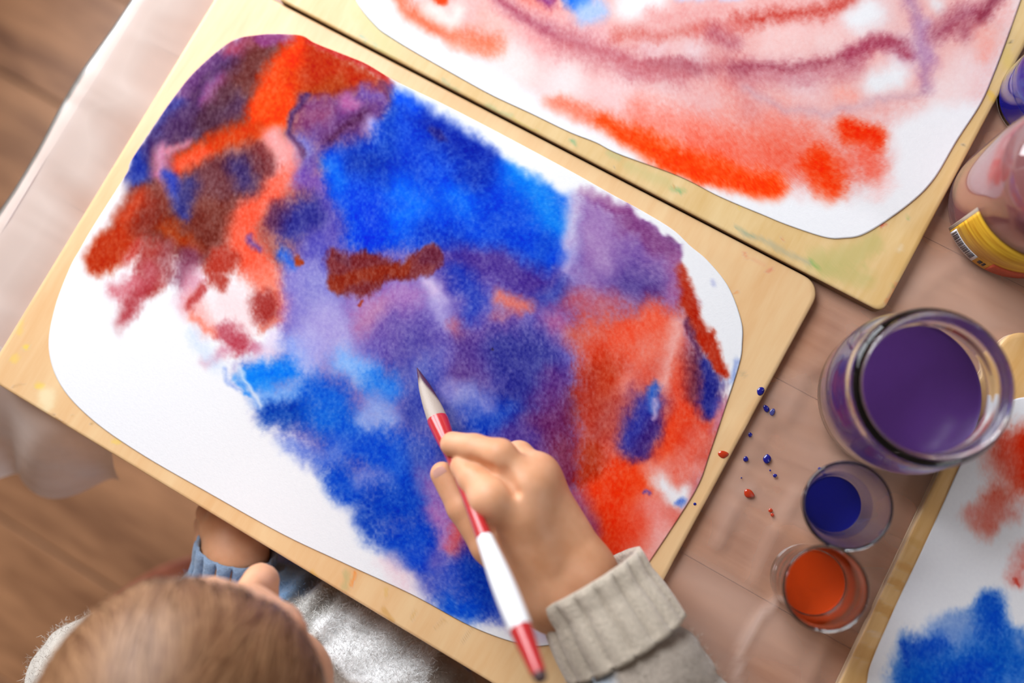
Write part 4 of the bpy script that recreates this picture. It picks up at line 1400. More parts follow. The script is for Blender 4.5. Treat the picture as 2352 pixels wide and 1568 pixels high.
# ================================================================== BRUSH
b_tip = at(958, 845, z1 + 0.0014)
b_end = at(1245, 1565, 0.15)
bd = Vector(b_end - b_tip)
BL = bd.length
brush = empty('paintbrush', tuple(b_tip))
tag(brush, 'thick wooden paintbrush with red and white handle held in the child\'s hand', 'paintbrush')
zax = bd.normalized()
xax = Vector((1.0, 0.55, 0)).cross(zax).cross(zax).normalized() * -1
yax = zax.cross(xax).normalized()
MB = Matrix((xax, yax, zax)).transposed().to_4x4()
M_red = plain('brush_red_lacquer', '#b8262a', 0.25, 0.5, 0.5)
M_bwhite = plain('brush_white_lacquer', '#eef0f4', 0.25, 0.5, 0.5)
M_bdark = plain('brush_dark_tip', '#4a3234', 0.5)


def bristle_mat():
    m, nt, b, out = new_mat('brush_bristle')
    tc = N(nt, 'ShaderNodeTexCoord')
    at_ = N(nt, 'ShaderNodeAttribute', attribute_name='wet')
    mp = N(nt, 'ShaderNodeMapping')
    mp.inputs['Scale'].default_value = (1200, 1200, 1200)
    nz = N(nt, 'ShaderNodeTexNoise', Scale=1.0)
    nt.links.new(tc.outputs['Object'], mp.inputs['Vector'])
    nt.links.new(mp.outputs['Vector'], nz.inputs['Vector'])
    mi = N(nt, 'ShaderNodeMix', data_type='RGBA')
    mi.inputs['A'].default_value = hl('#a8988c')
    mi.inputs['B'].default_value = hl('#47203c')
    nt.links.new(at_.outputs['Fac'], mi.inputs['Factor'])
    nt.links.new(mi.outputs['Result'], b.inputs['Base Color'])
    bp = N(nt, 'ShaderNodeBump', Strength=0.3, Distance=0.0005)
    nt.links.new(nz.outputs['Fac'], bp.inputs['Height'])
    nt.links.new(bp.outputs['Normal'], b.inputs['Normal'])
    b.inputs['Roughness'].default_value = 0.4
    return m


def sect(name, prof, mat, flat=None, n=40):
    """prof rows (t, rx, ry): elliptical sections along the brush"""
    rows = smooth_prof([(p[1], p[0] * BL, p[2]) for p in prof], 6)
    aa = np.linspace(0, 2 * np.pi, n, endpoint=False)
    vv = np.concatenate([np.stack([r[0] * np.cos(aa), r[2] * np.sin(aa), np.full(n, r[1])], 1) for r in rows])
    vv = vv @ np.array(MB.to_3x3()).T
    i = np.arange(n)
    j = (i + 1) % n
    q = np.concatenate([np.stack([k * n + i, k * n + j, (k + 1) * n + j, (k + 1) * n + i], 1) for k in range(len(rows) - 1)])
    o = fast_mesh(name, vv, q, mat, brush)
    return o, rows, aa


br, rows, aa = sect('bristles', [(0.0, 0.0003, 0.0003), (0.03, 0.0017, 0.0013), (0.08, 0.0040, 0.0024), (0.14, 0.0056, 0.0032), (0.20, 0.0064, 0.0040), (0.235, 0.0062, 0.0046)], bristle_mat())
wet = []
for r in rows:
    tt = r[1] / BL
    wet.append(np.clip(1 - (tt - 0.055 - 0.085 * np.clip(np.cos(aa), -0.2, 1)) / 0.03, 0, 1))
wa = br.data.attributes.new('wet', 'FLOAT', 'POINT')
wa.data.foreach_set('value', np.concatenate(wet).astype(np.float32))
sect('ferrule', [(0.205, 0.0067, 0.0050), (0.22, 0.0068, 0.0052), (0.27, 0.0060, 0.0052), (0.31, 0.0050, 0.0048)], M_red)
sect('handle_red_grip', [(0.305, 0.0050, 0.0048), (0.36, 0.0040, 0.0040), (0.45, 0.0038, 0.0038), (0.55, 0.0042, 0.0042), (0.612, 0.0048, 0.0048)], M_red)
sect('handle_white_belly', [(0.612, 0.0049, 0.0049), (0.68, 0.0060, 0.0060), (0.75, 0.0068, 0.0068), (0.82, 0.0068, 0.0068), (0.868, 0.0063, 0.0063)], M_bwhite)
sect('handle_red_end', [(0.868, 0.0062, 0.0062), (0.92, 0.0052, 0.0052), (0.97, 0.0042, 0.0042), (0.982, 0.0038, 0.0038)], M_red)
sect('handle_tip', [(0.982, 0.0037, 0.0037), (0.995, 0.0030, 0.0030), (1.0, 0.0010, 0.0010)], M_bdark)

# ================================================================== CHILD
def surf_net(fn, lo, hi, h):
    """smooth closed surface of fn(P)<0 on a grid (naive surface nets)"""
    lo, hi = np.asarray(lo, float), np.asarray(hi, float)
    n = np.ceil((hi - lo) / h).astype(int) + 1
    xs, ys_, zs = [lo[i] + h * np.arange(n[i]) for i in range(3)]
    F = np.empty(n)
    YY, ZZ = np.meshgrid(ys_, zs, indexing='ij')
    step = max(1, 200000 // (n[1] * n[2]))
    for i0 in range(0, n[0], step):
        xx = xs[i0:i0 + step]
        P = np.empty((len(xx), n[1], n[2], 3))
        P[..., 0] = xx[:, None, None]
        P[..., 1] = YY
        P[..., 2] = ZZ
        F[i0:i0 + step] = fn(P.reshape(-1, 3)).reshape(len(xx), n[1], n[2])
    S = F < 0
    c = n - 1
    acc = np.zeros((c[0], c[1], c[2], 3))
    cnt = np.zeros((c[0], c[1], c[2]))
    for ax in range(3):
        o1, o2 = [a for a in range(3) if a != ax]
        for d1 in (0, 1):
            for d2 in (0, 1):
                sl0 = [None] * 3
                sl1 = [None] * 3
                sl0[ax], sl1[ax] = slice(0, -1), slice(1, None)
                for o_, d_ in ((o1, d1), (o2, d2)):
                    s_ = slice(0, -1) if d_ == 0 else slice(1, None)
                    sl0[o_] = sl1[o_] = s_
                f0, f1 = F[tuple(sl0)], F[tuple(sl1)]
                m = (f0 < 0) != (f1 < 0)
                t = np.where(m, f0 / np.where(m, f0 - f1, 1), 0)
                acc[..., ax] += np.where(m, t, 0)
                acc[..., o1] += np.where(m, d1, 0)
                acc[..., o2] += np.where(m, d2, 0)
                cnt += m
    act = cnt > 0
    idx = np.full(act.shape, -1)
    idx[act] = np.arange(act.sum())
    g = np.stack(np.nonzero(act), 1)
    verts = lo + h * (g + acc[act] / cnt[act][:, None])
    quads = []
    for ax in range(3):
        o1, o2 = [a for a in range(3) if a != ax]
        sl0 = [slice(1, -1)] * 3
        sl1 = [slice(1, -1)] * 3
        sl0[ax], sl1[ax] = slice(0, -1), slice(1, None)
        s0, s1 = S[tuple(sl0)], S[tuple(sl1)]
        e_ = np.stack(np.nonzero(s0 != s1), 1)
        flip = s0[s0 != s1]
        if len(e_) == 0:
            continue
        base = e_.copy()
        base[:, o1] += 1
        base[:, o2] += 1
        q = []
        for d1, d2 in ((-1, -1), (0, -1), (0, 0), (-1, 0)):
            k = base.copy()
            k[:, o1] += d1
            k[:, o2] += d2
            q.append(idx[k[:, 0], k[:, 1], k[:, 2]])
        q = np.stack(q, 1)
        if ax == 1:
            flip = ~flip
        q = np.where(flip[:, None], q, q[:, ::-1])
        quads.append(q)
    return verts, np.concatenate(quads)


def smin(a, b, k):
    h = np.clip(0.5 + 0.5 * (b - a) / k, 0, 1)
    return b * (1 - h) + a * h - k * h * (1 - h)


def cone(P, a, b, ra, rb):
    a, b = np.asarray(a, float), np.asarray(b, float)
    d = b - a
    t = np.clip(((P - a) @ d) / (d @ d), 0, 1)
    return np.linalg.norm(P - a - t[:, None] * d, axis=1) - (ra + (rb - ra) * t)


def ell(P, c, r):
    q = (P - np.asarray(c)) / np.asarray(r)
    k = np.linalg.norm(q, axis=1)
    return (k - 1) * min(r)


def chain(P, pts, k=0.003):
    d = None
    for a, b in zip(pts[:-1], pts[1:]):
        c_ = cone(P, a[:3], b[:3], a[3], b[3])
        d = c_ if d is None else smin(d, c_, k)
    return d


def pj(x, y, z, r):
    return tuple(at(x, y, z)) + (r,)


HZ = 0.0
# --- right hand
W_l, W_r = pj(1272, 1368, .050, .0165), pj(1338, 1318, .048, .0165)
FA = pj(1440, 1490, .045, .0165)
mcpI, mcpM, mcpR, mcpL = pj(1200, 1182, .068, .0125), pj(1212, 1120, .070, .0120), pj(1230, 1096, .061, .0112), pj(1246, 1112, .049, .0100)
thumb = [pj(1215, 1335, .050, .0150), pj(1125, 1250, .050, .0118), pj(1062, 1165, .050, .0094), pj(1016, 1088, .050, .0076)]
index = [mcpI, pj(1128, 1146, .080, .0128), pj(1088, 1100, .071, .0092), pj(1062, 1072, .0640, .0076)]
middle = [mcpM, pj(1148, 1046, .074, .0098), pj(1090, 1030, .066, .0086), pj(1040, 1020, .0600, .0078)]
ring_ = [mcpR, pj(1192, 1048, .052, .0092), pj(1145, 1050, .040, .0080), pj(1118, 1085, .034, .0072)]
little = [mcpL, pj(1228, 1078, .038, .0084), pj(1186, 1082, .028, .0070), pj(1170, 1115, .026, .0064)]


def hand_sdf(P, palm_segs, fingers, bump=None):
    palm = None
    for a, b in palm_segs:
        c_ = cone(P, a[:3], b[:3], a[3], b[3])
        palm = c_ if palm is None else smin(palm, c_, 0.010)
    out = palm
    for f in fingers:
        out = smin(out, smin(palm, chain(P, f, 0.003), 0.0055), 0.0010)
    return out


def crease(P, c, r, d):
    """shallow skin fold: pushes the surface in near a short line"""
    a, b = np.asarray(c[0]), np.asarray(c[1])
    return d * np.exp(-(np.maximum(cone(P, a, b, 0, 0), 0) / r) ** 2)


palmR = [(mcpI, W_l), (mcpM, W_l), (mcpR, W_r), (mcpL, W_r), (mcpI, mcpM), (mcpM, mcpR), (mcpR, mcpL), (thumb[0], W_l), (W_l, W_r), (W_l, FA), (W_r, FA), (thumb[0], mcpI)]


def fR(P):
    d = hand_sdf(P, palmR, [thumb, index, middle, ring_, little])
    d += crease(P, (at(1160, 1088, .083), at(1186, 1130, .083)), .0035, .0035)
    d += crease(P, (at(1080, 1060, .075), at(1130, 1075, .080)), .003, .002)
    return d


vR, qR = surf_net(fR, np.array(at(1180, 1180, .05)) - (.105, .085, .055), np.array(at(1180, 1180, .05)) + (.115, .075, .058), 0.0012)

# --- left hand, reaching under the overhanging board
lw_ = pj(540, 1278, -.042, .018)
dl0 = np.array([0.232, -0.150, -0.100]) - np.array(lw_[:3])
dl0 /= np.linalg.norm(dl0)
lmI, lmM, lmR, lmL = pj(492, 1215, -.040, .0095), pj(515, 1195, -.036, .0098), pj(550, 1205, -.036, .0094), pj(590, 1225, -.040, .0088)
palmL = [(lmI, lw_), (lmM, lw_), (lmR, lw_), (lmL, lw_), (lw_, tuple(np.array(lw_[:3]) + 0.05 * dl0) + (.016,))]
fingL = [[lmI, pj(478, 1178, -.046, .0080), pj(492, 1172, -.066, .0072), pj(510, 1190, -.078, .0065)],
         [lmM, pj(512, 1158, -.044, .0082), pj(526, 1152, -.066, .0074), pj(536, 1180, -.080, .0066)],
         [lmR, pj(555, 1170, -.046, .0080), pj(566, 1166, -.068, .0070), pj(570, 1196, -.080, .0064)],
         [lmL, pj(602, 1198, -.050, .0074), pj(606, 1196, -.068, .0066), pj(604, 1222, -.078, .0058)],
         [pj(512, 1272, -.046, .012), pj(478, 1240, -.058, .0092), pj(472, 1205, -.070, .0078), pj(488, 1190, -.084, .0068)]]
c_ = np.array(at(540, 1230, -.05))
vL, qL = surf_net(lambda P: hand_sdf(P, palmL, fingL), c_ - (.075, .10, .06), c_ + (.075, .06, .06), 0.0015)

# --- head, neck, trunk and arms
Hc = at(442, 1660, 0.138)
pit, yaw = math.radians(27), math.radians(20)
eR = np.array([math.cos(yaw), math.sin(yaw), 0])
eF0 = np.array([-math.sin(yaw), math.cos(yaw), 0])
eF = eF0 * math.cos(pit) + np.array([0, 0, -1]) * math.sin(pit)
eU = np.cross(eR, eF)
HM = np.stack([eR, eF, eU])


def hp(x, y, z):
    return Hc + x * eR + y * eF + z * eU


def f_head(P):
    q = (P - Hc) @ HM.T
    d = ell(q, (0, -0.012, 0.012), (0.0710, 0.0830, 0.0770))
    d = smin(d, ell(q, (0, 0.026, -0.038), (0.056, 0.050, 0.060)), 0.02)
    d = smin(d, ell(q, (0, 0.046, -0.082), (0.026, 0.024, 0.022)), 0.025)
    for sx_ in (-1, 1):
        d = smin(d, ell(q, (0.030 * sx_, 0.046, -0.050), (0.024, 0.022, 0.024)), 0.014)
        d = smin(d, cone(q, (0.012 * sx_, 0.070, 0.006), (0.038 * sx_, 0.058, 0.004), 0.006, 0.006), 0.010)
        d = np.maximum(d, -(ell(q, (0.028 * sx_, 0.083, -0.010), (0.013, 0.011, 0.008)) + 0.002))
        d = smin(d, ell(q, (0.028 * sx_, 0.0640, -0.0045), (0.0125, 0.0100, 0.0062)), 0.003)
        ear = np.maximum(ell(q, (0.0735 * sx_, -0.006, -0.022), (0.0075, 0.017, 0.026)), -(ell(q, (0.081 * sx_, -0.002, -0.020), (0.006, 0.009, 0.016))))
        d = smin(d, ear, 0.004)
    d = smin(d, cone(q, (0, 0.072, -0.008), (0, 0.0920, -0.034), 0.0065, 0.0115), 0.006)
    for sx_ in (-1, 1):
        d = smin(d, ell(q, (0.0085 * sx_, 0.080, -0.0395), (0.0065, 0.008, 0.006)), 0.004)
    d = smin(d, ell(q, (0, 0.0735, -0.0605), (0.017, 0.007, 0.0045)), 0.003)
    d = smin(d, ell(q, (0, 0.0725, -0.0690), (0.014, 0.007, 0.0045)), 0.002)
    return d


SHL, SHR = np.array([0.170, -0.145, -0.020]), np.array([0.402, -0.145, -0.020])
ELB_R = at(1560, 1745, 0.032)
ELB_L = np.array([0.232, -0.150, -0.100])
WR_R = (np.array(W_l[:3]) + np.array(W_r[:3])) / 2
WR_L = np.array(lw_[:3])
TC = np.array([0.285, -0.125, -0.12])


def f_core(P):
    d = f_head(P)
    d = smin(d, cone(P, hp(0, -0.03, -0.055), (0.286, -0.145, 0.015), 0.036, 0.036), 0.02)
    d = smin(d, cone(P, (0.286, -0.14, -0.02), (0.286, -0.15, -0.26), 0.075, 0.085), 0.03)
    for a, e_, w_ in ((SHL, ELB_L, WR_L), (SHR, ELB_R, WR_R)):
        d = smin(d, cone(P, a, e_, 0.028, 0.023), 0.015)
        d = smin(d, cone(P, e_, w_, 0.022, 0.014), 0.008)
    return d


vB, qB = surf_net(f_core, (0.07, -0.30, -0.36), (0.60, 0.12, 0.26), 0.0042)
M_skin = None


def skin_mat():
    m, nt, b, out = new_mat('skin')
    tc = N(nt, 'ShaderNodeTexCoord')
    nz = N(nt, 'ShaderNodeTexNoise', Scale=45.0, Detail=3.0)
    nt.links.new(tc.outputs['Object'], nz.inputs['Vector'])
    cr = N(nt, 'ShaderNodeValToRGB')
    cr.color_ramp.elements[0].position = 0.3
    cr.color_ramp.elements[1].position = 0.7
    cr.color_ramp.elements[0].color = hl('#d0946c')
    cr.color_ramp.elements[1].color = hl('#e4ac88')
    nt.links.new(nz.outputs['Fac'], cr.inputs['Fac'])
    nt.links.new(cr.outputs['Color'], b.inputs['Base Color'])
    b.inputs['Roughness'].default_value = 0.5
    b.inputs['Specular IOR Level'].default_value = 0.35
    b.inputs['Subsurface Weight'].default_value = 0.25
    b.inputs['Subsurface Radius'].default_value = (1.0, 0.35, 0.2)
    b.inputs['Subsurface Scale'].default_value = 0.006
    return m


M_skin = skin_mat()
person = empty('person', (0.285, -0.15, FLOOR_Z))
tag(person, 'small child in a fluffy grey and blue sweater bending over the board with a paintbrush', 'person')


def pchild(o, parent=None):
    o.parent = parent or person
    o.matrix_parent_inverse = Matrix.Translation((-0.285, 0.15, -FLOOR_Z))
    return o


body = pchild(fast_mesh('body', np.concatenate([vB, vR, vL]), np.concatenate([qB, qR + len(vB), qL + len(vB) + len(vR)]), M_skin))
M_nail = plain('finger_nail', '#dba79a', 0.3, 0.5, 0.2)


def nail(c, nrm, along, w_, l_):
    nrm = Vector(nrm).normalized()
    al = Vector(along)
    al = (al - nrm * al.dot(nrm)).normalized()
    si = nrm.cross(al)
    vv, fcs = [], []
    for i in range(7):
        for j in range(7):
            u, v_ = i / 3 - 1, j / 3 - 1
            sc = math.sqrt(max(0, 1 - 0.35 * v_ * v_)) if abs(v_) > 0 else 1
            p_ = Vector(c) + si * (u * w_ * sc) + al * (v_ * l_ * math.sqrt(1 - 0.3 * u * u)) + nrm * (0.0006 - 0.0014 * u * u - 0.0006 * v_ * v_)
            vv.append(p_)
    for i in range(6):
        for j in range(6):
            fcs.append((i * 7 + j, (i + 1) * 7 + j, (i + 1) * 7 + j + 1, i * 7 + j + 1))
    return pchild(mesh_obj('finger_nail', [tuple(p_) for p_ in vv], fcs, M_nail))


tt0, tt1 = Vector(thumb[2][:3]), Vector(thumb[3][:3])
tn = Vector((0.10, -0.10, 1)).normalized()
nail(tt1 + (tt1 - tt0).normalized() * 0.0005 + tn * 0.0072, tn, tt1 - tt0, 0.0044, 0.0048)

# eyes and mouth line
M_eye = plain('eye_white', '#e8e4e0', 0.2)
M_iris = plain('iris_grey_blue', '#4a5a6c', 0.2)
for sx_ in (-1, 1):
    for nm, rad, yy, mt in (('eye', 0.0098, 0.0618, M_eye), ('iris', 0.0062, 0.0660, M_iris)):
        bm = bmesh.new()
        bmesh.ops.create_uvsphere(bm, u_segments=20, v_segments=12, radius=rad)
        for v_ in bm.verts:
            v_.co = Vector(hp(0.028 * sx_, yy, -0.010 if nm == 'eye' else -0.0135)) + v_.co
        me = bpy.data.meshes.new(nm)
        bm.to_mesh(me)
        bm.free()
        me.materials.append(mt)
        o = bpy.data.objects.new(nm, me)
        COL.objects.link(o)
        pchild(o)

# --- hair: a fine cap and loose locks combed from the crown
M_hair = None


def hair_mat():
    m, nt, b, out = new_mat('hair_light_brown')
    at_ = N(nt, 'ShaderNodeAttribute', attribute_name='tone')
    cr = N(nt, 'ShaderNodeValToRGB')
    cr.color_ramp.elements[0].color = hl('#6a4228')
    cr.color_ramp.elements[1].color = hl('#b28660')
    nt.links.new(at_.outputs['Fac'], cr.inputs['Fac'])
    nt.links.new(cr.outputs['Color'], b.inputs['Base Color'])
    b.inputs['Roughness'].default_value = 0.45
    b.inputs['Specular IOR Level'].default_value = 0.4
    return m


M_hair = hair_mat()
cr0 = np.array([0.0, -0.55, 0.835])       # crown direction in head space
cr0 /= np.linalg.norm(cr0)
t1 = np.cross(cr0, (1, 0, 0))
t1 /= np.linalg.norm(t1)
t2 = np.cross(cr0, t1)
EC, ER = np.array([0, -0.012, 0.012]), np.array([0.0710, 0.0830, 0.0770])


def skull(th, ph, k):
    d = cr0 * np.cos(th)[..., None] + (t1 * np.cos(ph)[..., None] + t2 * np.sin(ph)[..., None]) * np.sin(th)[..., None]
    return EC + d * (ER * k[..., None] if np.ndim(k) else ER * k), d


def hair_limit(ph):
    # how far the hair reaches from the crown: short at the forehead, long at the nape
    _, d = skull(np.full_like(ph, 1.2), ph, 1.0)
    fwd = np.clip((d[..., 1] + 0.2) / 1.0, 0, 1)
    return 1.95 - 0.90 * fwd ** 1.5


phs = np.linspace(0, 2 * np.pi, 96, endpoint=False)
lim = hair_limit(phs)
kk = np.linspace(0.001, 1, 40)
TH = kk[:, None] * (lim + 0.10 * np.sin(phs * 23) + 0.06 * np.sin(phs * 41 + 1))[None, :]
pt, _ = skull(TH, np.broadcast_to(phs, TH.shape), 1.035 - 0.028 * kk[:, None] ** 4 * np.ones_like(TH))
capv = Hc + pt.reshape(-1, 3) @ HM
i = np.arange(96)
j = (i + 1) % 96
capq = np.concatenate([np.stack([r * 96 + i, r * 96 + j, (r + 1) * 96 + j, (r + 1) * 96 + i], 1) for r in range(39)])
ctone = 0.35 + 0.5 * fbm(np.broadcast_to(phs * 14, TH.shape), TH * 1.0, 4).ravel() + 0.10 * np.broadcast_to(kk[:, None], TH.shape).ravel()
rs = np.random.RandomState(5)
NS, SG = 5200, 7
ph0 = rs.rand(NS) * 2 * np.pi
th0 = rs.rand(NS) ** 0.8 * hair_limit(ph0) * 0.92
ln = 0.35 + 0.5 * rs.rand(NS)
sv, sq, stn = [], [], []
off = len(capv)
for s_ in range(SG):
    u = s_ / (SG - 1)
    th = np.minimum(th0 + ln * u, hair_limit(ph0) * (1.02 + 0.12 * rs.rand(NS)))
    ph = ph0 + 0.25 * u + 0.05 * np.sin(5 * u + ph0 * 9)
    lift_ = 1.035 + 0.03 * np.sin(np.pi * u) * (0.4 + 0.6 * np.modf(ph0 * 91)[0]) - 0.012 * u
    for side in (-1, 1):
        p_, _ = skull(th, ph + side * (0.0008 * (1 - 0.7 * u)) / (0.08 * np.maximum(np.sin(th), 0.15)), lift_)
        sv.append(Hc + p_ @ HM)
sv = np.stack(sv, 1)          # NS, 2*SG, 3
base_i = off + np.arange(NS) * 2 * SG
for s_ in range(SG - 1):
    a_ = base_i + 2 * s_
    sq.append(np.stack([a_, a_ + 1, a_ + 3, a_ + 2], 1))
tone_s = np.repeat(np.clip(0.35 + 0.75 * (rs.rand(NS) - 0.5) + 0.6 * fbm(ph0 * 8, th0 * 2, 6), 0, 1), 2 * SG)
hair = pchild(fast_mesh('hair', np.concatenate([capv, sv.reshape(-1, 3)]), np.concatenate([capq] + sq), M_hair))
ha = hair.data.attributes.new('tone', 'FLOAT', 'POINT')
ha.data.foreach_set('value', np.clip(np.r_[ctone, tone_s], 0, 1).astype(np.float32))

# --- sweater
def f_sweater(P):
    d = cone(P, (0.286, -0.135, -0.050), (0.286, -0.150, -0.30), 0.098, 0.108)
    d = smin(d, ell(P, (0.312, -0.092, -0.066), (0.138, 0.086, 0.105)), 0.03)
    d = smin(d, cone(P, SHL + (0.01, 0, -0.01), SHR + (-0.01, 0, -0.01), 0.046, 0.046), 0.03)
    d = smin(d, cone(P, SHL, ELB_L, 0.042, 0.040), 0.02)
    d = smin(d, cone(P, ELB_L, WR_L + 0.30 * (ELB_L - WR_L), 0.038, 0.030), 0.02)
    d = smin(d, cone(P, SHR, ELB_R, 0.044, 0.042), 0.02)
    ce = at(1478, 1578, 0.043)
    d = smin(d, cone(P, ELB_R, ce, 0.050, 0.0425), 0.02)
    # soft folds across the front of the chest and at the elbow
    X, Y, Zz = P[:, 0], P[:, 1], P[:, 2]
    m = np.exp(-((X - 0.272) / 0.028) ** 2 - ((Y + 0.03) / 0.04) ** 2) * (Zz > -0.2)
    d += 0.0050 * m * np.cos(2 * np.pi * (X + 0.15 * Y - 0.262) / 0.0175)
    m2 = np.exp(-((X - 0.50) / 0.03) ** 2 - ((Y - 0.03) / 0.04) ** 2)
    d += 0.003 * m2 * np.cos(2 * np.pi * (X * 0.8 - Y) / 0.026)
    d += 0.0015 * np.sin(X * 190 + 2 * np.sin(Y * 120)) * np.sin(Y * 170 + Zz * 90)
    neck = cone(P, hp(0, -0.03, -0.05), (0.286, -0.145, 0.02), 0.046, 0.044)
    return np.maximum(d, -neck)


vS, qS = surf_net(f_sweater, (0.06, -0.30, -0.42), (0.64, 0.14, 0.105), 0.0038)


def knit_mat(name, attr='dye'):
    m, nt, b, out = new_mat(name)
    at_ = N(nt, 'ShaderNodeAttribute', attribute_name=attr)
    tc = N(nt, 'ShaderNodeTexCoord')
    nz = N(nt, 'ShaderNodeTexNoise', Scale=420.0, Detail=4.0, Roughness=0.7)
    nt.links.new(tc.outputs['Object'], nz.inputs['Vector'])
    mr = N(nt, 'ShaderNodeMapRange')
    mr.inputs['To Min'].default_value = 0.55
    mr.inputs['To Max'].default_value = 1.35
    nt.links.new(nz.outputs['Fac'], mr.inputs['Value'])
    mu = N(nt, 'ShaderNodeVectorMath', operation='SCALE')
    nt.links.new(at_.outputs['Color'], mu.inputs[0])
    nt.links.new(mr.outputs['Result'], mu.inputs['Scale'])
    nt.links.new(mu.outputs['Vector'], b.inputs['Base Color'])
    bp = N(nt, 'ShaderNodeBump', Strength=0.7, Distance=0.0015)
    nt.links.new(nz.outputs['Fac'], bp.inputs['Height'])
    nt.links.new(bp.outputs['Normal'], b.inputs['Normal'])
    b.inputs['Roughness'].default_value = 0.95
    b.inputs['Specular IOR Level'].default_value = 0.1
    b.inputs['Sheen Weight'].default_value = 0.35
    return m


M_knit = knit_mat('fluffy_knit')
px_, py_ = to_px(vS)
wob = 18 * fbm(px_ / 40, py_ / 40, 2)
dye = np.tile(lin(hexs('#a4978b')), (len(vS), 1))
front = (vS[:, 2] > -0.16)[:, None]


def dye_in(hx, pts, soft):
    global dye
    d = poly_d(px_ + wob, py_ + wob, pts)
    t = np.clip(0.5 - d / soft, 0, 1)[:, None] * front
    dye = dye * (1 - t) + lin(hexs(hx)) * t


dye_in('#6f8fb4', [(440, 1250), (760, 1250), (740, 1330), (700, 1370), (620, 1420), (400, 1420)], 30)
dye_in('#d8d6d2', [(660, 1390), (760, 1330), (830, 1370), (760, 1450), (700, 1460)], 20)
dye_in('#ffffff', [(720, 1430), (800, 1390), (900, 1405), (1010, 1480), (980, 1575), (880, 1580), (800, 1560), (750, 1500)], 12)
dye_in('#cdc4ba', [(-60, 1480), (20, 1430), (160, 1400), (240, 1420), (120, 1600), (-80, 1700)], 30)
dye_in('#b8c4d2', [(1270, 1490), (1400, 1510), (1420, 1640), (1280, 1640)], 24)
sweater = pchild(fast_mesh('sweater', vS, qS, M_knit))
set_col(sweater, 'dye', np.c_[dye, np.ones(len(dye))])


# ribbed cuffs: rolled edge, ribs along the sleeve
def cuff(a, b, r0, r1, L0, nr, col, thick=0.0042):
    a, b = np.asarray(a, float), np.asarray(b, float)
    ax = Vector(b - a)
    L = ax.length
    ax.normalize()
    ux = ax.cross(Vector((0, 0, 1))).normalized()
    uz = ux.cross(ax).normalized()
    n = nr * 10
    aa_ = np.linspace(0, 2 * np.pi, n, endpoint=False)
    rib = np.abs(np.cos(aa_ * nr / 2)) ** 0.45
    rows_ = []
    prof = [(0.030, r0 - thick, 0), (0.012, r0 - thick, 0), (0.003, r0 - thick * 0.85, 0), (0.0, r0 - thick * 0.4, 0.2), (0.0008, r0 + 0.0006, 0.3), (0.005, r0 + 0.0010, 0.8), (0.012, r0 + 0.0008, 1)]
    m_ = 14
    for k_ in range(1, m_ + 1):
        u = k_ / m_
        prof.append((0.012 + (L - 0.012) * u, r0 + (r1 - r0) * u + 0.0012 * math.sin(math.pi * u), 1 - 0.6 * max(0, (u - 0.85) / 0.15)))
    prof.append((L - 0.001, r1 - 0.006, 0))
    for s_, rr, w_ in prof:
        r_ = rr - 0.0062 * w_ * (1 - rib)
        cen = a + np.array(ax) * s_
        rows_.append(cen + np.outer(r_ * np.cos(aa_), np.array(ux)) + np.outer(r_ * np.sin(aa_) * 0.92, np.array(uz)))
    vv = np.concatenate(rows_)
    i_ = np.arange(n)
    j_ = (i_ + 1) % n
    qq = np.concatenate([np.stack([k_ * n + i_, k_ * n + j_, (k_ + 1) * n + j_, (k_ + 1) * n + i_], 1) for k_ in range(len(prof) - 1)])
    o = fast_mesh('cuff', vv, qq, knit_mat('knit_cuff'))
    set_col(o, 'dye', np.tile(np.r_[lin(hexs(col)), 1.0], (len(vv), 1)))
    o.parent = sweater
    return o


cuff(at(1346, 1326, .048), at(1440, 1488, .046), 0.0375, 0.0415, 0.05, 17, '#cdbfae')
dl = np.array(ELB_L - WR_L)
dl /= np.linalg.norm(dl)
cuff(WR_L - dl * 0.008, WR_L + dl * 0.042, 0.0290, 0.031, 0.04, 15, '#8fa6c4')

# loose fluff standing off the sweater
nrm_o = np.zeros_like(vS)
a_, b_q, c_q = vS[qS[:, 0]], vS[qS[:, 1]], vS[qS[:, 2]]
fn_ = np.cross(b_q - a_, c_q - a_)
for k_ in range(4):
    np.add.at(nrm_o, qS[:, k_], fn_)
nrm_o /= np.linalg.norm(nrm_o, axis=1)[:, None] + 1e-12
brt = dye.mean(1)
cand = np.nonzero((vS[:, 2] > -0.12) & (nrm_o[:, 2] > -0.2))[0]
wgt = np.where(brt[cand] > 0.6, 6.0, 1.0)
rs = np.random.RandomState(11)
pick = rs.choice(cand, 26000, p=wgt / wgt.sum())
P0 = vS[pick] + rs.randn(len(pick), 3) * 0.0015
dirn = nrm_o[pick] + rs.randn(len(pick), 3) * 0.55
dirn /= np.linalg.norm(dirn, axis=1)[:, None]
Lh = (0.0012 + 0.0024 * rs.rand(len(pick))) * np.where(brt[pick] > 0.6, 1.1, 0.8)
sd = np.cross(dirn, rs.randn(len(pick), 3))
sd /= np.linalg.norm(sd, axis=1)[:, None] + 1e-9
wv_ = 0.00016
mid = P0 + dirn * (Lh * 0.55)[:, None] + rs.randn(len(pick), 3) * 0.0006
end = P0 + dirn * Lh[:, None] + rs.randn(len(pick), 3) * 0.0014
fv = np.stack([P0 - sd * wv_, P0 + sd * wv_, mid + sd * wv_ * .8, mid - sd * wv_ * .8, end + sd * wv_ * .3, end - sd * wv_ * .3], 1).reshape(-1, 3)
b0 = np.arange(len(pick)) * 6
fq = np.concatenate([np.stack([b0, b0 + 1, b0 + 2, b0 + 3], 1), np.stack([b0 + 3, b0 + 2, b0 + 4, b0 + 5], 1)])
fl = fast_mesh('sweater_fluff', fv, fq, knit_mat('knit_fluff'))
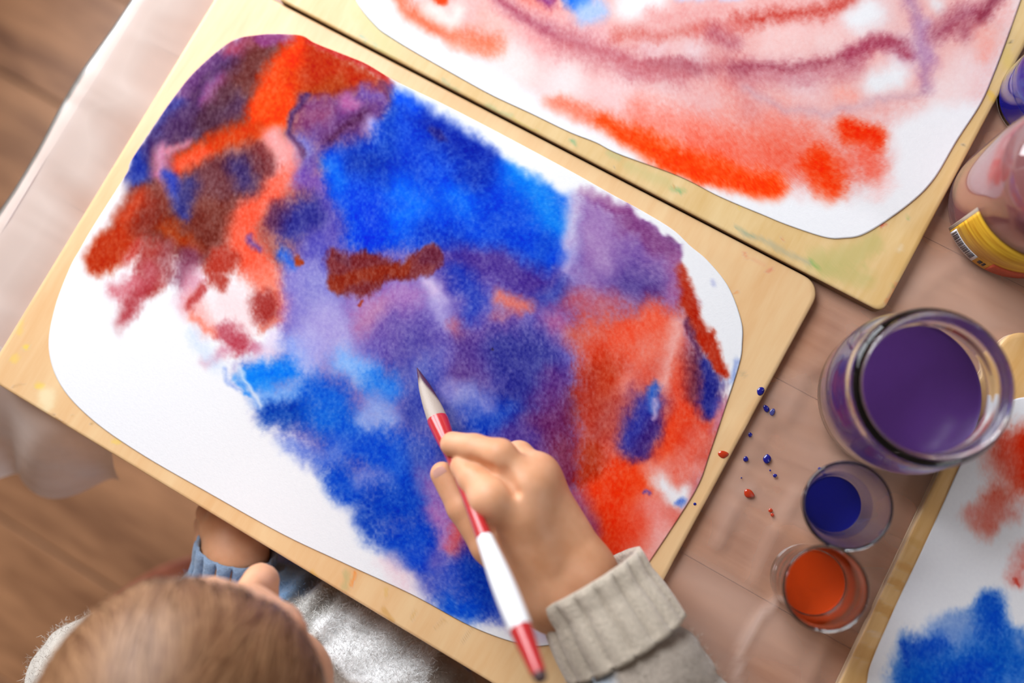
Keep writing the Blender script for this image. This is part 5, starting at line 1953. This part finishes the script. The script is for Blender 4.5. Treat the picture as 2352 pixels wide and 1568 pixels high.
set_col(fl, 'dye', np.repeat(np.c_[np.clip(dye[pick] * 1.1, 0, 0.9), np.ones(len(pick))], 6, axis=0))
fl['kind'] = 'stuff'
fl.parent = sweater

# --- trousers and shoes under the table
M_trou = plain('trouser_cloth', '#5c5468', 0.9, 0.2, bump=0.3, bscale=300)


def f_trousers(P):
    d = ell(P, (0.286, -0.165, -0.245), (0.105, 0.095, 0.055))
    for sx_ in (-1, 1):
        hip = np.array([0.286 + 0.05 * sx_, -0.15, -0.245])
        kn = np.array([0.286 + 0.065 * sx_, 0.02, -0.225])
        an = np.array([0.286 + 0.065 * sx_, 0.03, -0.445])
        d = smin(d, cone(P, hip, kn, 0.050, 0.038), 0.02)
        d = smin(d, cone(P, kn, an, 0.038, 0.030), 0.012)
    return d


vT, qT = surf_net(f_trousers, (0.15, -0.29, -0.49), (0.42, 0.09, -0.15), 0.006)
pchild(fast_mesh('trousers', vT, qT, M_trou))
M_shoe = plain('shoe_leather', '#3c3a44', 0.6)
for sx_ in (-1, 1):
    c0_ = np.array([0.286 + 0.065 * sx_, 0.055, -0.470])
    vh, qh = surf_net(lambda P: np.maximum(smin(ell(P, c0_ + (0, 0.015, -0.008), (0.030, 0.060, 0.028)), ell(P, c0_ + (0, -0.025, 0.006), (0.027, 0.030, 0.034)), 0.015), -(P[:, 2] + 0.4995)), c0_ - (0.05, 0.09, 0.06), c0_ + (0.05, 0.10, 0.06), 0.005)
    pchild(fast_mesh('shoe', vh, qh, M_shoe))

# ================================================================== STOOL the child sits on
M_stool = wood('stool_red_wood', '#8a4632', '#b4684c', (2, 9, 2), rough=0.45, ring=4)
sp_ = at(405, 1293, -0.306)
sc_ = np.array([sp_[0] + 0.128, sp_[1] - 0.112])
stool = empty('stool', (sc_[0], sc_[1], FLOOR_Z))
tag(stool, 'round reddish wooden stool under the child', 'stool')
lathe('seat', smooth_prof([(0, 0.172), (0.150, 0.172), (0.163, 0.176), (0.169, 0.184), (0.167, 0.192), (0.158, 0.196), (0.0, 0.195)], 5), M_stool, stool, 72)
for k_ in range(4):
    a__ = math.radians(45 + 90 * k_)
    p0, p1 = Vector((0.095 * math.cos(a__), 0.095 * math.sin(a__), 0.172)), Vector((0.135 * math.cos(a__), 0.135 * math.sin(a__), 0.0))
    d_ = p1 - p0
    q_ = d_.to_track_quat('Z', 'Y').to_matrix().to_4x4()
    q_.translation = p0
    lathe('leg', [(0, 0), (0.016, 0), (0.016, d_.length * 0.5), (0.013, d_.length - 0.002), (0, d_.length - 0.002)], M_stool, stool, 20, M=q_)
